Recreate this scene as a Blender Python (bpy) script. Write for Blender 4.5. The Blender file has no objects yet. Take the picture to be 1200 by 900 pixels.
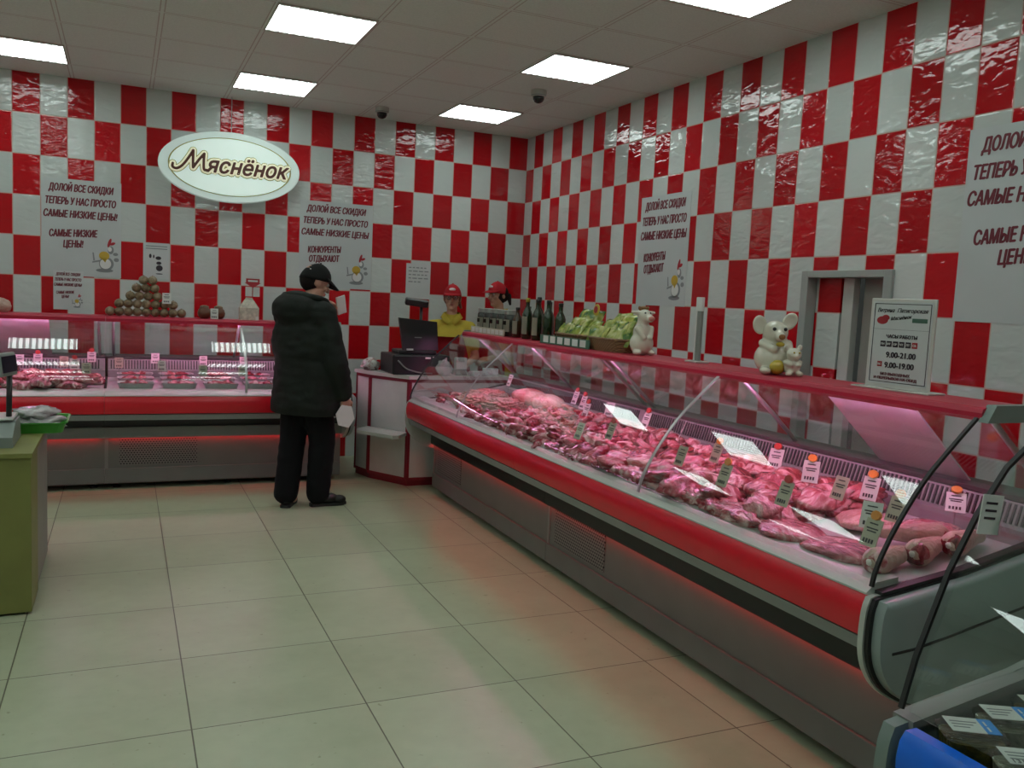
import bpy, bmesh, math, random
from mathutils import Vector, Matrix, noise

random.seed(7)
PI = math.pi
S = bpy.context.scene
COL = S.collection

# ------------------------------------------------------------------ camera, world, exposure
def make_camera():
    yaw, pitch, roll = .42595, -.09707, .04811
    cy, sy, cp, sp = math.cos(yaw), math.sin(yaw), math.cos(pitch), math.sin(pitch)
    fw = Vector((sy*cp, cy*cp, sp)); rt0 = Vector((cy, -sy, 0)); up0 = rt0.cross(fw)
    rt = rt0*math.cos(roll) + up0*math.sin(roll)
    up = up0*math.cos(roll) - rt0*math.sin(roll)
    cam = bpy.data.cameras.new('camera'); o = bpy.data.objects.new('camera', cam); COL.objects.link(o)
    m = Matrix((rt, up, -fw)).transposed().to_4x4()
    m.translation = Vector((-3.7655, -8.19187, 1.58884))
    o.matrix_world = m
    cam.sensor_width = 36; cam.lens = 36*1008.76/1200; cam.clip_start = .02
    S.camera = o
make_camera()
w = bpy.data.worlds.new('world'); S.world = w; w.use_nodes = True
w.node_tree.nodes['Background'].inputs[0].default_value = (.5, .55, .5, 1)
w.node_tree.nodes['Background'].inputs[1].default_value = .05
S.view_settings.view_transform = 'Standard'; S.view_settings.look = 'None'
S.view_settings.gamma = 1; S.view_settings.use_curve_mapping = False
S.view_settings.exposure = 0.0
LAMP_LOW, LAMP_HIGH = 2.4, 7.2          # ceiling luminaires: between tubes / on the tubes
LAMP_TINT = (.86, 1.0, .96)
PINK_TUBE = 42.0
RED_GLOW = 13
PINK = (1.0, .38, .78)

# ------------------------------------------------------------------ materials
class NT:
    def __init__(s, name):
        s.m = bpy.data.materials.new(name); s.m.use_nodes = True
        s.t = s.m.node_tree; s.n = s.t.nodes
        s.b = s.n['Principled BSDF']; s.out = s.n['Material Output']
    def add(s, t, **k):
        n = s.n.new(t)
        for a, v in k.items(): setattr(n, a, v)
        return n
    def link(s, a, b): s.t.links.new(a, b)
    def put(s, node, i, v):
        if v is None: return
        if hasattr(v, 'is_output'): s.link(v, node.inputs[i])
        else: node.inputs[i].default_value = v
    def math(s, op, a, b=None, c=None):
        n = s.add('ShaderNodeMath', operation=op)
        s.put(n, 0, a); s.put(n, 1, b); s.put(n, 2, c)
        return n.outputs[0]
    def mix(s, f, a, b):
        n = s.add('ShaderNodeMix', data_type='RGBA')
        s.put(n, 0, f); s.put(n, 6, a); s.put(n, 7, b)
        return n.outputs[2]
    def coord(s, which='Object'):
        return s.add('ShaderNodeTexCoord').outputs[which]
    def xyz(s, v):
        n = s.add('ShaderNodeSeparateXYZ'); s.link(v, n.inputs[0]); return n.outputs
    def scale(s, v, sc):
        n = s.add('ShaderNodeMapping'); s.link(v, n.inputs[0]); n.inputs['Scale'].default_value = sc
        return n.outputs[0]
    def noise(s, v, scale, detail=3, rough=.5, dist=0):
        n = s.add('ShaderNodeTexNoise'); s.link(v, n.inputs['Vector'])
        n.inputs['Scale'].default_value = scale; n.inputs['Detail'].default_value = detail
        n.inputs['Roughness'].default_value = rough; n.inputs['Distortion'].default_value = dist
        return n.outputs[0]
    def ramp(s, f, stops):
        n = s.add('ShaderNodeValToRGB'); s.link(f, n.inputs[0])
        e = n.color_ramp.elements
        while len(e) < len(stops): e.new(.5)
        for el, (p, c) in zip(e, stops): el.position = p; el.color = (*c, 1)
        return n.outputs[0]
    def bump(s, h, strength=.3, dist=.01):
        n = s.add('ShaderNodeBump'); n.inputs['Strength'].default_value = strength
        n.inputs['Distance'].default_value = dist; s.link(h, n.inputs['Height'])
        s.link(n.outputs[0], s.b.inputs['Normal'])
    def base(s, c): s.put(s.b, 'Base Color', c if hasattr(c, 'is_output') else (*c, 1))
    def set(s, rough=.5, metal=0, spec=.5, emit=None, strength=0, coat=0):
        s.b.inputs['Roughness'].default_value = rough; s.b.inputs['Metallic'].default_value = metal
        s.b.inputs['Specular IOR Level'].default_value = spec
        s.b.inputs['Coat Weight'].default_value = coat
        if emit:
            s.b.inputs['Emission Color'].default_value = (*emit, 1); s.b.inputs['Emission Strength'].default_value = strength
        return s.m

def plain(name, c, rough=.5, metal=0, spec=.5, var=.06, nscale=6, bump=0, bscale=40, **k):
    t = NT(name); v = t.coord()
    n = t.noise(v, nscale, 4)
    lo = tuple(x*(1-var) for x in c); hi = tuple(min(1, x*(1+var)) for x in c)
    t.base(t.ramp(n, [(.3, lo), (.7, hi)]))
    if bump: t.bump(t.noise(v, bscale, 3), bump, .01)
    return t.set(rough, metal, spec, **k)

def tile_wall(name, axis, off, odd):
    t = NT(name); v = t.coord(); c = t.xyz(v)
    u = t.math('DIVIDE', t.math('ADD', c[axis], off), .2)
    z = t.math('DIVIDE', t.math('SUBTRACT', c[2], 2.91491), .32786)
    fu, fz = t.math('FLOOR', u), t.math('FLOOR', z)
    par = t.math('FLOORED_MODULO', t.math('ADD', t.math('ADD', fu, fz), odd), 2.0)
    lu = t.math('SUBTRACT', u, fu); lz = t.math('SUBTRACT', z, fz)
    du = t.math('MULTIPLY', t.math('MINIMUM', lu, t.math('SUBTRACT', 1.0, lu)), .2)
    dz = t.math('MULTIPLY', t.math('MINIMUM', lz, t.math('SUBTRACT', 1.0, lz)), .32786)
    d = t.math('MINIMUM', du, dz)
    grout = t.math('LESS_THAN', d, .0032)
    wn = t.add('ShaderNodeTexWhiteNoise', noise_dimensions='3D')
    cb = t.add('ShaderNodeCombineXYZ'); t.link(fu, cb.inputs[0]); t.link(fz, cb.inputs[1]); t.link(cb.outputs[0], wn.inputs[0])
    rnd = wn.outputs[0]
    white = t.ramp(rnd, [(0, (.52, .56, .54)), (1, (.61, .65, .63))])
    red = t.ramp(rnd, [(0, (.40, .005, .009)), (1, (.54, .008, .015))])
    colr = t.mix(par, red, white)
    colr = t.mix(grout, colr, (.55, .36, .31, 1))
    t.base(colr)
    st = t.scale(v, (9, 9, 20))
    addv = t.add('ShaderNodeVectorMath', operation='ADD'); t.link(st, addv.inputs[0])
    sc = t.add('ShaderNodeVectorMath', operation='SCALE'); t.link(wn.outputs[1], sc.inputs[0]); sc.inputs['Scale'].default_value = 40
    t.link(sc.outputs[0], addv.inputs[1])
    h = t.noise(addv.outputs[0], 1.0, 1.5, .45, .6)
    edge = t.math('MINIMUM', t.math('MULTIPLY', d, 120.0), 1.0)
    h = t.math('ADD', t.math('MULTIPLY', h, 1.0), t.math('MULTIPLY', edge, .25))
    t.bump(h, .38, .012)
    rg = t.math('ADD', .07, t.math('MULTIPLY', grout, .6)); t.link(rg, t.b.inputs['Roughness'])
    t.b.inputs['Specular IOR Level'].default_value = .5
    return t.m

def floor_mat():
    t = NT('floor_tiles'); v = t.coord(); c = t.xyz(v)
    u = t.math('DIVIDE', t.math('ADD', c[0], 4.17779), .63957)
    z = t.math('DIVIDE', t.math('ADD', c[1], 2.49211), .64052)
    fu, fz = t.math('FLOOR', u), t.math('FLOOR', z)
    lu = t.math('SUBTRACT', u, fu); lz = t.math('SUBTRACT', z, fz)
    d = t.math('MULTIPLY', t.math('MINIMUM', t.math('MINIMUM', lu, t.math('SUBTRACT', 1.0, lu)), t.math('MINIMUM', lz, t.math('SUBTRACT', 1.0, lz))), .64)
    g = t.math('LESS_THAN', d, .0026)
    n = t.noise(v, 2.6, 6, .6); n2 = t.noise(v, 14, 4)
    wn = t.add('ShaderNodeTexWhiteNoise', noise_dimensions='3D')
    cb = t.add('ShaderNodeCombineXYZ'); t.link(fu, cb.inputs[0]); t.link(fz, cb.inputs[1]); t.link(cb.outputs[0], wn.inputs[0])
    mixn = t.math('ADD', t.math('MULTIPLY', n, .6), t.math('ADD', t.math('MULTIPLY', n2, .25), t.math('MULTIPLY', wn.outputs[0], .18)))
    c1 = t.ramp(mixn, [(.3, (.365, .40, .265)), (.7, (.455, .50, .345))])
    spots = t.ramp(t.noise(v, 30, 2), [(.24, (.55, .53, .45)), (.3, (1, 1, 1))])
    mm = t.add('ShaderNodeMix', data_type='RGBA', blend_type='MULTIPLY'); mm.inputs[0].default_value = .7
    t.link(c1, mm.inputs[6]); t.link(spots, mm.inputs[7])
    t.base(t.mix(g, mm.outputs[2], (.10, .095, .06, 1)))
    t.bump(t.math('MINIMUM', t.math('MULTIPLY', d, 200.0), 1.0), .25, .002)
    return t.set(.3, 0, .5)

def ceiling_mat():
    t = NT('ceiling_tiles'); v = t.coord(); c = t.xyz(v)
    u = t.math('DIVIDE', t.math('ADD', c[0], .56), .6); z = t.math('DIVIDE', t.math('ADD', c[1], .5), .6)
    lu = t.math('FRACT', u); lz = t.math('FRACT', z)
    d = t.math('MULTIPLY', t.math('MINIMUM', t.math('MINIMUM', lu, t.math('SUBTRACT', 1.0, lu)), t.math('MINIMUM', lz, t.math('SUBTRACT', 1.0, lz))), .6)
    seam = t.math('LESS_THAN', t.math('ABSOLUTE', t.math('SUBTRACT', d, .0135)), .0035)
    n = t.noise(v, 90, 3)
    cc = t.ramp(n, [(.35, (.68, .78, .75)), (.65, (.74, .84, .81))])
    t.base(t.mix(seam, cc, (.50, .50, .48, 1)))
    h = t.math('ADD', t.math('MULTIPLY', t.math('GREATER_THAN', d, .014), 1.0), t.math('MULTIPLY', n, .08))
    t.bump(h, .5, .004)
    return t.set(.85, 0, .25)

def glass_mat(name, tint=(.93, .97, .95), refl=1.0):
    t = NT(name)
    t.n.remove(t.b)
    lw = t.add('ShaderNodeLayerWeight'); lw.inputs['Blend'].default_value = .5
    fz = t.math('ADD', .04, t.math('MULTIPLY', t.math('POWER', lw.outputs['Facing'], 5.0), .9))
    tr = t.add('ShaderNodeBsdfTransparent'); tr.inputs[0].default_value = (*tint, 1)
    gl = t.add('ShaderNodeBsdfGlossy'); gl.inputs['Roughness'].default_value = 0.01; gl.inputs[0].default_value = (refl, refl, refl, 1)
    mx = t.add('ShaderNodeMixShader')
    t.link(fz, mx.inputs[0]); t.link(tr.outputs[0], mx.inputs[1]); t.link(gl.outputs[0], mx.inputs[2])
    t.link(mx.outputs[0], t.out.inputs[0])
    return t.m

def perf_mat():
    t = NT('perforated_metal'); v = t.coord(); c = t.xyz(v)
    p = .021
    a = t.math('DIVIDE', c[0], p); b = t.math('DIVIDE', c[2], p*.8)
    row = t.math('FLOORED_MODULO', t.math('FLOOR', b), 2.0)
    fa = t.math('SUBTRACT', t.math('FRACT', t.math('ADD', a, t.math('MULTIPLY', row, .5))), .5)
    fb = t.math('SUBTRACT', t.math('FRACT', b), .5)
    r = t.math('ADD', t.math('POWER', t.math('ABSOLUTE', fa), 2.0), t.math('POWER', t.math('ABSOLUTE', fb), 2.0))
    hole = t.math('LESS_THAN', r, .105)
    t.base(t.mix(hole, (.20, .20, .19, 1), (.012, .012, .012, 1)))
    return t.set(.5, 0, .4)

def lamp_mat():
    t = NT('luminaire_louvre'); c = t.xyz(t.coord())
    f = t.math('FRACT', t.math('DIVIDE', c[0], .0532))
    b = t.math('LESS_THAN', t.math('ABSOLUTE', t.math('SUBTRACT', f, .5)), .27)
    s = t.math('ADD', LAMP_LOW, t.math('MULTIPLY', b, LAMP_HIGH))
    t.base((.8, .8, .8)); t.b.inputs['Emission Color'].default_value = (*LAMP_TINT, 1)
    t.link(s, t.b.inputs['Emission Strength'])
    return t.m

def meat_mat(name, stops, scale=9, rough=.22):
    t = NT(name); v = t.coord()
    oi = t.add('ShaderNodeObjectInfo')
    add = t.add('ShaderNodeVectorMath', operation='ADD'); t.link(t.scale(v, (1, 2.2, 1)), add.inputs[0])
    sc = t.add('ShaderNodeVectorMath', operation='SCALE'); t.link(oi.outputs['Location'], sc.inputs[0]); sc.inputs['Scale'].default_value = 7
    t.link(sc.outputs[0], add.inputs[1])
    n = t.noise(add.outputs[0], scale, 4, .55, 1.4)
    f = t.math('ADD', n, t.math('MULTIPLY', t.math('SUBTRACT', oi.outputs['Random'], .5), .16))
    t.base(t.ramp(f, stops))
    t.bump(t.noise(add.outputs[0], 38, 3), .6, .014)
    return t.set(rough, 0, .6)

def emis(name, c, s):
    t = NT(name); t.base(c); return t.set(.5, emit=c, strength=s)

def wicker_mat():
    t = NT('wicker'); v = t.coord(); c = t.xyz(v)
    a = t.math('SINE', t.math('MULTIPLY', t.math('ADD', c[0], c[1]), 260.0)); b = t.math('SINE', t.math('MULTIPLY', c[2], 420.0))
    m = t.math('ADD', t.math('MULTIPLY', t.math('MULTIPLY', a, b), .5), .5)
    t.base(t.mix(m, (.10, .045, .018, 1), (.30, .17, .07, 1))); t.bump(m, .6, .006)
    return t.set(.6)

def packet_mat(name, c1, c2, c3):
    t = NT(name); v = t.coord()
    oi = t.add('ShaderNodeObjectInfo')
    add = t.add('ShaderNodeVectorMath', operation='ADD'); t.link(v, add.inputs[0]); t.link(oi.outputs['Location'], add.inputs[1])
    t.base(t.ramp(t.noise(add.outputs[0], 16, 2, .5, .5), [(.36, c1), (.46, c2), (.6, c3)]))
    t.bump(t.noise(v, 60, 2), .3, .006)
    return t.set(.25)

M = {}
M['back'] = tile_wall('checkered_tiles', 0, .19674, 0)
M['right'] = tile_wall('checkered_wall_tiles', 1, .17653, 1)
M['floor'] = floor_mat(); M['ceiling'] = ceiling_mat()
M['paint'] = plain('wall_paint', (.7, .72, .70), .8)
M['frame_grey'] = plain('grey_door_frame', (.33, .35, .33), .45)
M['white_frame'] = plain('white_plastic_frame', (.5, .5, .47), .4)
M['dark'] = plain('dark_gap', (.02, .02, .02), .7)
M['door'] = plain('door_leaf', (.30, .29, .26), .5)
M['glass'] = glass_mat('counter_glass'); M['greenglass'] = glass_mat('green_tinted_glass', (.95, .99, .97))
M['clear'] = glass_mat('clear_plastic', (.9, .9, .88), .8)
M['body'] = plain('counter_grey_panel', (.15, .155, .145), .42, .0, .5, .05)
M['bodylt'] = plain('counter_grey_moulding', (.22, .23, .215), .4)
M['red'] = plain('red_plastic_bumper', (.66, .008, .022), .28, 0, .5, .04)
M['shelfred'] = plain('red_laminate_shelf', (.46, .010, .042), .38, 0, .5, .06)
M['blue'] = plain('blue_plastic_bumper', (.002, .14, .75), .28)
M['black'] = plain('black_rubber', (.012, .012, .012), .5)
M['alu'] = plain('aluminium_rail', (.50, .53, .49), .38, .25, .5)
M['strip'] = plain('grey_strip', (.24, .25, .235), .45)
M['inner'] = plain('inner_grey_metal', (.32, .31, .31), .35, .3)
M['sill'] = plain('dark_sill', (.06, .055, .055), .4)
M['endwhite'] = plain('white_moulded_end', (.27, .32, .31), .32)
M['capgrey'] = plain('grey_end_cap', (.18, .23, .21), .4)
M['perf'] = perf_mat()
M['lamp'] = lamp_mat()
M['pinktube'] = emis('pink_tube', PINK, PINK_TUBE)
M['redglow'] = emis('red_strip_light', (1, .02, .03), RED_GLOW)
M['meat1'] = meat_mat('red_meat', [(.30, (.10, .006, .010)), (.45, (.26, .022, .034)), (.54, (.40, .09, .10)), (.64, (.72, .45, .44))], 9, .14)
M['meat2'] = meat_mat('pink_meat', [(.30, (.22, .02, .03)), (.46, (.42, .09, .11)), (.56, (.56, .24, .25)), (.68, (.80, .60, .58))], 9, .16)
M['meat3'] = meat_mat('pale_meat', [(.3, (.55, .26, .24)), (.5, (.66, .40, .36)), (.7, (.78, .6, .54))])
M['mince'] = meat_mat('coarse_mince', [(.35, (.26, .13, .09)), (.5, (.42, .27, .20)), (.65, (.60, .46, .36))], 40, .4)
M['fat'] = meat_mat('white_fat', [(.3, (.66, .5, .47)), (.6, (.78, .68, .65))], 12, .3)
M['skinpork'] = meat_mat('pork_skin', [(.3, (.42, .25, .2)), (.6, (.56, .38, .31))], 8, .4)
M['card'] = plain('white_card', (.68, .68, .66), .4)
M['ink'] = plain('dark_ink', (.03, .02, .03), .6)
M['clip'] = plain('orange_clip', (.75, .27, .04), .4)
M['clip_red'] = plain('red_clip', (.5, .03, .03), .4)
M['paper'] = plain('paper_sheet', (.55, .57, .57), .5, var=.03)
M['poster'] = plain('poster_sheet', (.50, .535, .535), .4, var=.05, nscale=2)
M['maroon'] = plain('maroon_print', (.15, .012, .025), .5)
M['yellow'] = plain('yellow_print', (.55, .36, .04), .5)
M['greyprint'] = plain('grey_print', (.22, .23, .24), .5)
M['redprint'] = plain('red_print', (.38, .02, .03), .5)
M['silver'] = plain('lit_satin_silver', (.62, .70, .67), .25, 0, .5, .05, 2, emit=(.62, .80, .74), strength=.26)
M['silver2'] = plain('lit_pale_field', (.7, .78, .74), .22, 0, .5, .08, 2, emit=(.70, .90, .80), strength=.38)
M['gold'] = plain('gold_line', (.34, .31, .08), .4)
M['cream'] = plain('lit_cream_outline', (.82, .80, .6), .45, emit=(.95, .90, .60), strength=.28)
M['brownink'] = plain('brown_lettering', (.10, .03, .02), .4)
M['steel'] = plain('steel_wire', (.5, .5, .5), .35, .8)
M['white_lam'] = plain('white_laminate', (.56, .57, .54), .4)
M['burgundy'] = plain('burgundy_edging', (.22, .012, .025), .4)
M['counter_top'] = plain('pale_worktop', (.52, .52, .48), .35)
M['olive'] = plain('olive_laminate', (.20, .205, .055), .5, var=.08)
M['beige'] = plain('beige_laminate', (.24, .24, .20), .5)
M['blackpl'] = plain('black_plastic', (.010, .010, .011), .35)
M['greypl'] = plain('grey_plastic', (.22, .25, .23), .4)
M['darkscreen'] = plain('dark_screen', (.02, .018, .035), .15)
M['green'] = plain('green_plastic', (.05, .30, .03), .35)
M['film'] = glass_mat('crinkled_film', (.85, .85, .85), .9)
M['bag'] = plain('translucent_bag', (.5, .47, .46), .25, bump=.8, bscale=14, var=.15)
M['bagred'] = meat_mat('bag_with_goods', [(.35, (.25, .04, .04)), (.5, (.45, .36, .34)), (.65, (.6, .57, .55))], 14, .2)
M['filmwrap'] = plain('crinkled_film_wrap', (.42, .40, .40), .12, 0, .8, .25, 12, bump=1.0, bscale=22)
M['domewhite'] = plain('camera_housing', (.42, .42, .38), .4)
M['domedark'] = plain('smoked_dome', (.012, .012, .012), .08)
M['skin'] = plain('skin', (.50, .27, .19), .5, var=.05)
M['hair_dark'] = plain('dark_hair', (.014, .009, .008), .85, 0, .2, bump=.5, bscale=90)
M['hair_red'] = plain('auburn_hair', (.16, .045, .025), .5, bump=.5, bscale=90)
M['coat'] = plain('dark_coat', (.009, .012, .009), .75, spec=.3, bump=.9, bscale=9, var=.2)
M['trouser'] = plain('black_trousers', (.006, .006, .007), .85, spec=.2, bump=.7, bscale=12)
M['cap'] = plain('black_cap', (.010, .010, .010), .8, spec=.2)
M['shoe'] = plain('black_shoe', (.008, .008, .006), .5)
M['redcloth'] = plain('red_cloth', (.42, .012, .02), .75, spec=.3)
M['yellowcloth'] = plain('yellow_cloth', (.52, .40, .05), .8, spec=.3)
M['eye'] = plain('eye_white', (.6, .6, .58), .2); M['iris'] = plain('dark_iris', (.02, .015, .01), .2)
M['lips'] = plain('lips', (.42, .13, .11), .45)
M['ball'] = meat_mat('brown_preserve', [(.3, (.10, .06, .03)), (.5, (.22, .15, .08)), (.65, (.32, .25, .16))], 20, .35)
M['pot'] = plain('brown_pot', (.14, .055, .03), .3)
M['bagwhite'] = plain('printed_bag', (.55, .50, .42), .5, var=.25, nscale=40)
M['wicker'] = wicker_mat()
M['pk1'] = packet_mat('green_packet', (.025, .09, .012), (.20, .27, .03), (.42, .42, .10))
M['pk2'] = packet_mat('lime_packet', (.05, .13, .015), (.28, .32, .05), (.50, .48, .18))
M['bottle'] = plain('green_bottle_glass', (.015, .030, .010), .08, spec=.7)
M['bottle2'] = plain('amber_bottle_glass', (.05, .022, .008), .08, spec=.7)
M['labelp'] = plain('cream_label_shaded_card', (.50, .46, .36), .5)  # real labels, and a darker card colour for price tags in weaker light
M['capgold'] = plain('yellow_bottle_cap', (.45, .33, .05), .3, .4)
M['slide'] = plain('white_sliding_panel', (.62, .58, .60), .4)
M['jar'] = plain('dark_jar', (.02, .018, .015), .12)
M['jarlid'] = plain('grey_lid', (.30, .30, .28), .35, .3)
M['ceramic'] = plain('white_ceramic', (.66, .63, .52), .25, coat=.4)
M['ceramic_gold'] = plain('gold_glaze', (.50, .38, .04), .25, coat=.4)
M['ceramic_brown'] = plain('brown_glaze', (.26, .12, .04), .25)
M['ceramic_pink'] = plain('pink_glaze', (.55, .24, .20), .25)
M['acrylic'] = plain('frosted_acrylic', (.60, .58, .55), .2)
M['dkgreen'] = plain('green_print', (.06, .14, .10), .5)
M['tub'] = glass_mat('clear_tub', (.86, .89, .87), .8)
M['pickle'] = meat_mat('olive_salad', [(.3, (.04, .04, .008)), (.5, (.12, .10, .02)), (.7, (.26, .18, .06))], 30, .3)
M['pickle2'] = meat_mat('pale_salad', [(.3, (.14, .13, .08)), (.5, (.26, .25, .17)), (.7, (.4, .38, .3))], 30, .3)
M['bluelabel'] = plain('blue_label', (.005, .25, .75), .4)
M['traywhite'] = plain('white_tray', (.45, .43, .43), .35)

# ------------------------------------------------------------------ mesh helpers
class MB:
    def __init__(s): s.bm = bmesh.new()
    def box(s, x0, y0, z0, x1, y1, z1, bev=0, mat=None):
        vs = [s.bm.verts.new(p) for p in ((x0,y0,z0),(x1,y0,z0),(x1,y1,z0),(x0,y1,z0),(x0,y0,z1),(x1,y0,z1),(x1,y1,z1),(x0,y1,z1))]
        fs = [s.bm.faces.new([vs[i] for i in f]) for f in ((0,3,2,1),(4,5,6,7),(0,1,5,4),(1,2,6,5),(2,3,7,6),(3,0,4,7))]
        if bev:
            es = list({e for f in fs for e in f.edges})
            r = bmesh.ops.bevel(s.bm, geom=es, offset=bev, segments=2, affect='EDGES', profile=.5)
        if mat is not None: bmesh.ops.transform(s.bm, matrix=mat, verts=[v for v in (set(vs) if not bev else set(v for f in r['faces'] for v in f.verts)) if v.is_valid])
        return s
    def prism(s, pts, f, n=None):
        """closed outline pts (2D) mapped by f(p, k) for k=0 and 1"""
        a = [s.bm.verts.new(f(p, 0)) for p in pts]; b = [s.bm.verts.new(f(p, 1)) for p in pts]
        m = len(pts)
        for i in range(m): s.bm.faces.new((a[i], a[(i+1) % m], b[(i+1) % m], b[i]))
        s.bm.faces.new(a[::-1]); s.bm.faces.new(b)
        return s
    def rings(s, rings, cap=True, closed=True):
        R = [[s.bm.verts.new(p) for p in r] for r in rings]
        for a, b in zip(R, R[1:]):
            m = len(a)
            for i in range(m if closed else m-1):
                s.bm.faces.new((a[i], a[(i+1) % m], b[(i+1) % m], b[i]))
        if cap:
            s.bm.faces.new(R[0][::-1]); s.bm.faces.new(R[-1])
        return s
    def lathe(s, prof, c=(0,0,0), n=24, sx=1, sy=1, cap=True):
        return s.rings([[(c[0]+r*sx*math.cos(2*PI*i/n), c[1]+r*sy*math.sin(2*PI*i/n), c[2]+z) for i in range(n)] for r, z in prof], cap)
    def tube(s, pts, r, n=8):
        pts = [Vector(p) for p in pts]; rs = r if isinstance(r, (list, tuple)) else [r]*len(pts)
        out = []; ref = None
        for i, p in enumerate(pts):
            d = (pts[min(i+1, len(pts)-1)] - pts[max(i-1, 0)]).normalized()
            if ref is None: ref = Vector((0,0,1)) if abs(d.z) < .9 else Vector((1,0,0))
            a = d.cross(ref).normalized(); b = a.cross(d); ref = b
            out.append([p + a*rs[i]*math.cos(2*PI*k/n) + b*rs[i]*math.sin(2*PI*k/n) for k in range(n)])
        return s.rings(out)
    def ball(s, c, r, sub=2, sc=(1,1,1), rot=None):
        m = Matrix.Translation(c)
        if rot is not None: m = m @ rot.to_4x4()
        m = m @ Matrix.Diagonal((r*sc[0], r*sc[1], r*sc[2], 1))
        bmesh.ops.create_icosphere(s.bm, subdivisions=sub, radius=1, matrix=m)
        return s
    def capsule(s, a, b, ra, rb):
        a, b = Vector(a), Vector(b); d = b-a; L = d.length
        if L < 1e-5: return s.ball(a, max(ra, rb))
        q = d.to_track_quat('Z', 'Y').to_matrix().to_4x4(); m = Matrix.Translation(a) @ q
        prof = []
        for k in range(5): t = -PI/2 + PI/2*k/4; prof.append((max(ra*math.cos(t), ra*.05), ra*math.sin(t)))
        for k in range(1, 5): t = PI/2*k/4; prof.append((max(rb*math.cos(t), rb*.05), L + rb*math.sin(t)))
        prof.insert(5, (rb, L))
        n = 12
        return s.rings([[m @ Vector((r*math.cos(2*PI*i/n), r*math.sin(2*PI*i/n), z)) for i in range(n)] for r, z in prof])
    def sheet(s, pts):
        s.bm.faces.new([s.bm.verts.new(p) for p in pts]); return s
    def grid(s, f, nu, nv):
        V = [[s.bm.verts.new(f(i/nu, j/nv)) for j in range(nv+1)] for i in range(nu+1)]
        for i in range(nu):
            for j in range(nv): s.bm.faces.new((V[i][j], V[i+1][j], V[i+1][j+1], V[i][j+1]))
        return s
    def xf(s, m): bmesh.ops.transform(s.bm, matrix=m, verts=s.bm.verts); return s
    def solid(s, t):
        r = bmesh.ops.solidify(s.bm, geom=list(s.bm.faces), thickness=t); return s
    def mesh(s, name, mat, smooth=False, ang=None):
        bmesh.ops.recalc_face_normals(s.bm, faces=s.bm.faces)
        me = bpy.data.meshes.new(name); s.bm.to_mesh(me); s.bm.free()
        if mat is not None: me.materials.append(mat)
        if smooth:
            me.shade_smooth()
            if ang: me.set_sharp_from_angle(angle=math.radians(ang))
        return me
    def build(s, name, mat, parent=None, smooth=False, ang=None):
        me = s.mesh(name, M[mat] if isinstance(mat, str) else mat, smooth or bool(ang), ang)
        return link(name, me, parent)

def link(name, me, parent=None):
    o = bpy.data.objects.new(name, me); COL.objects.link(o)
    if parent: o.parent = parent
    return o
def thing(name, label, cat, loc=(0,0,0), rot=(0,0,0), group=None):
    o = bpy.data.objects.new(name, None); COL.objects.link(o); o.empty_display_size = .1
    o.location = loc; o.rotation_euler = rot
    return tag(o, label, cat, group)
def tag(o, label, cat, group=None):
    o['label'] = label; o['category'] = cat
    if group: o['group'] = group
    return o
def struct(o): o['kind'] = 'structure'; return o
def dup(o, parent=None):
    c = o.copy(); COL.objects.link(c)
    if parent: c.parent = parent
    for ch in list(o.children): dup(ch, c)
    return c

def remesh(mb, voxel, smooth=4, name='m'):
    """fuse overlapping closed shapes into one continuous surface"""
    me = mb.mesh(name, None)
    o = bpy.data.objects.new(name, me); COL.objects.link(o)
    r = o.modifiers.new('r', 'REMESH'); r.mode = 'VOXEL'; r.voxel_size = voxel
    if smooth:
        k = o.modifiers.new('s', 'SMOOTH'); k.iterations = smooth; k.factor = .5
    dg = bpy.context.evaluated_depsgraph_get(); dg.update()
    out = bpy.data.meshes.new_from_object(o.evaluated_get(dg))
    bpy.data.objects.remove(o)
    out.shade_smooth()
    return out
def fused(name, mb, voxel, mat, parent, smooth=4, fn=None):
    me = remesh(mb, voxel, smooth, name)
    if fn:
        for v in me.vertices: v.co = fn(v.co)
    me.materials.clear(); me.materials.append(M[mat] if isinstance(mat, str) else mat)
    return link(name, me, parent)

def text_mesh(body, size, x=0, y=0, align='LEFT', shear=0, bold=0, sx=1, z=0, bm=None, extrude=.0006, rot=0):
    cu = bpy.data.curves.new('t', 'FONT'); cu.body = body; cu.size = size; cu.align_x = align
    cu.shear = shear; cu.offset = bold*size; cu.extrude = extrude; cu.resolution_u = 3
    o = bpy.data.objects.new('t', cu); COL.objects.link(o)
    dg = bpy.context.evaluated_depsgraph_get(); dg.update()
    me = bpy.data.meshes.new_from_object(o.evaluated_get(dg))
    bpy.data.objects.remove(o); bpy.data.curves.remove(cu)
    me.transform(Matrix.Translation((x, y, z)) @ Matrix.Rotation(rot, 4, 'Z') @ Matrix.Diagonal((sx, 1, 1, 1)))
    if bm is None: return me
    bm.from_mesh(me); bpy.data.meshes.remove(me)

def crom(pts, n=8):
    P = [Vector(p) for p in pts]; P = [2*P[0]-P[1]] + P + [2*P[-1]-P[-2]]; out = []
    for i in range(1, len(P)-2):
        for k in range(n):
            t = k/n
            out.append(.5*((2*P[i]) + (-P[i-1]+P[i+1])*t + (2*P[i-1]-5*P[i]+4*P[i+1]-P[i+2])*t*t + (-P[i-1]+3*P[i]-3*P[i+1]+P[i+2])*t**3))
    out.append(P[-2]); return out

BACK = (PI/2, 0, 0)             # local x right, y up, facing -y
RIGHT = (PI/2, 0, -PI/2)        # on the right wall, facing -x

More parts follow.
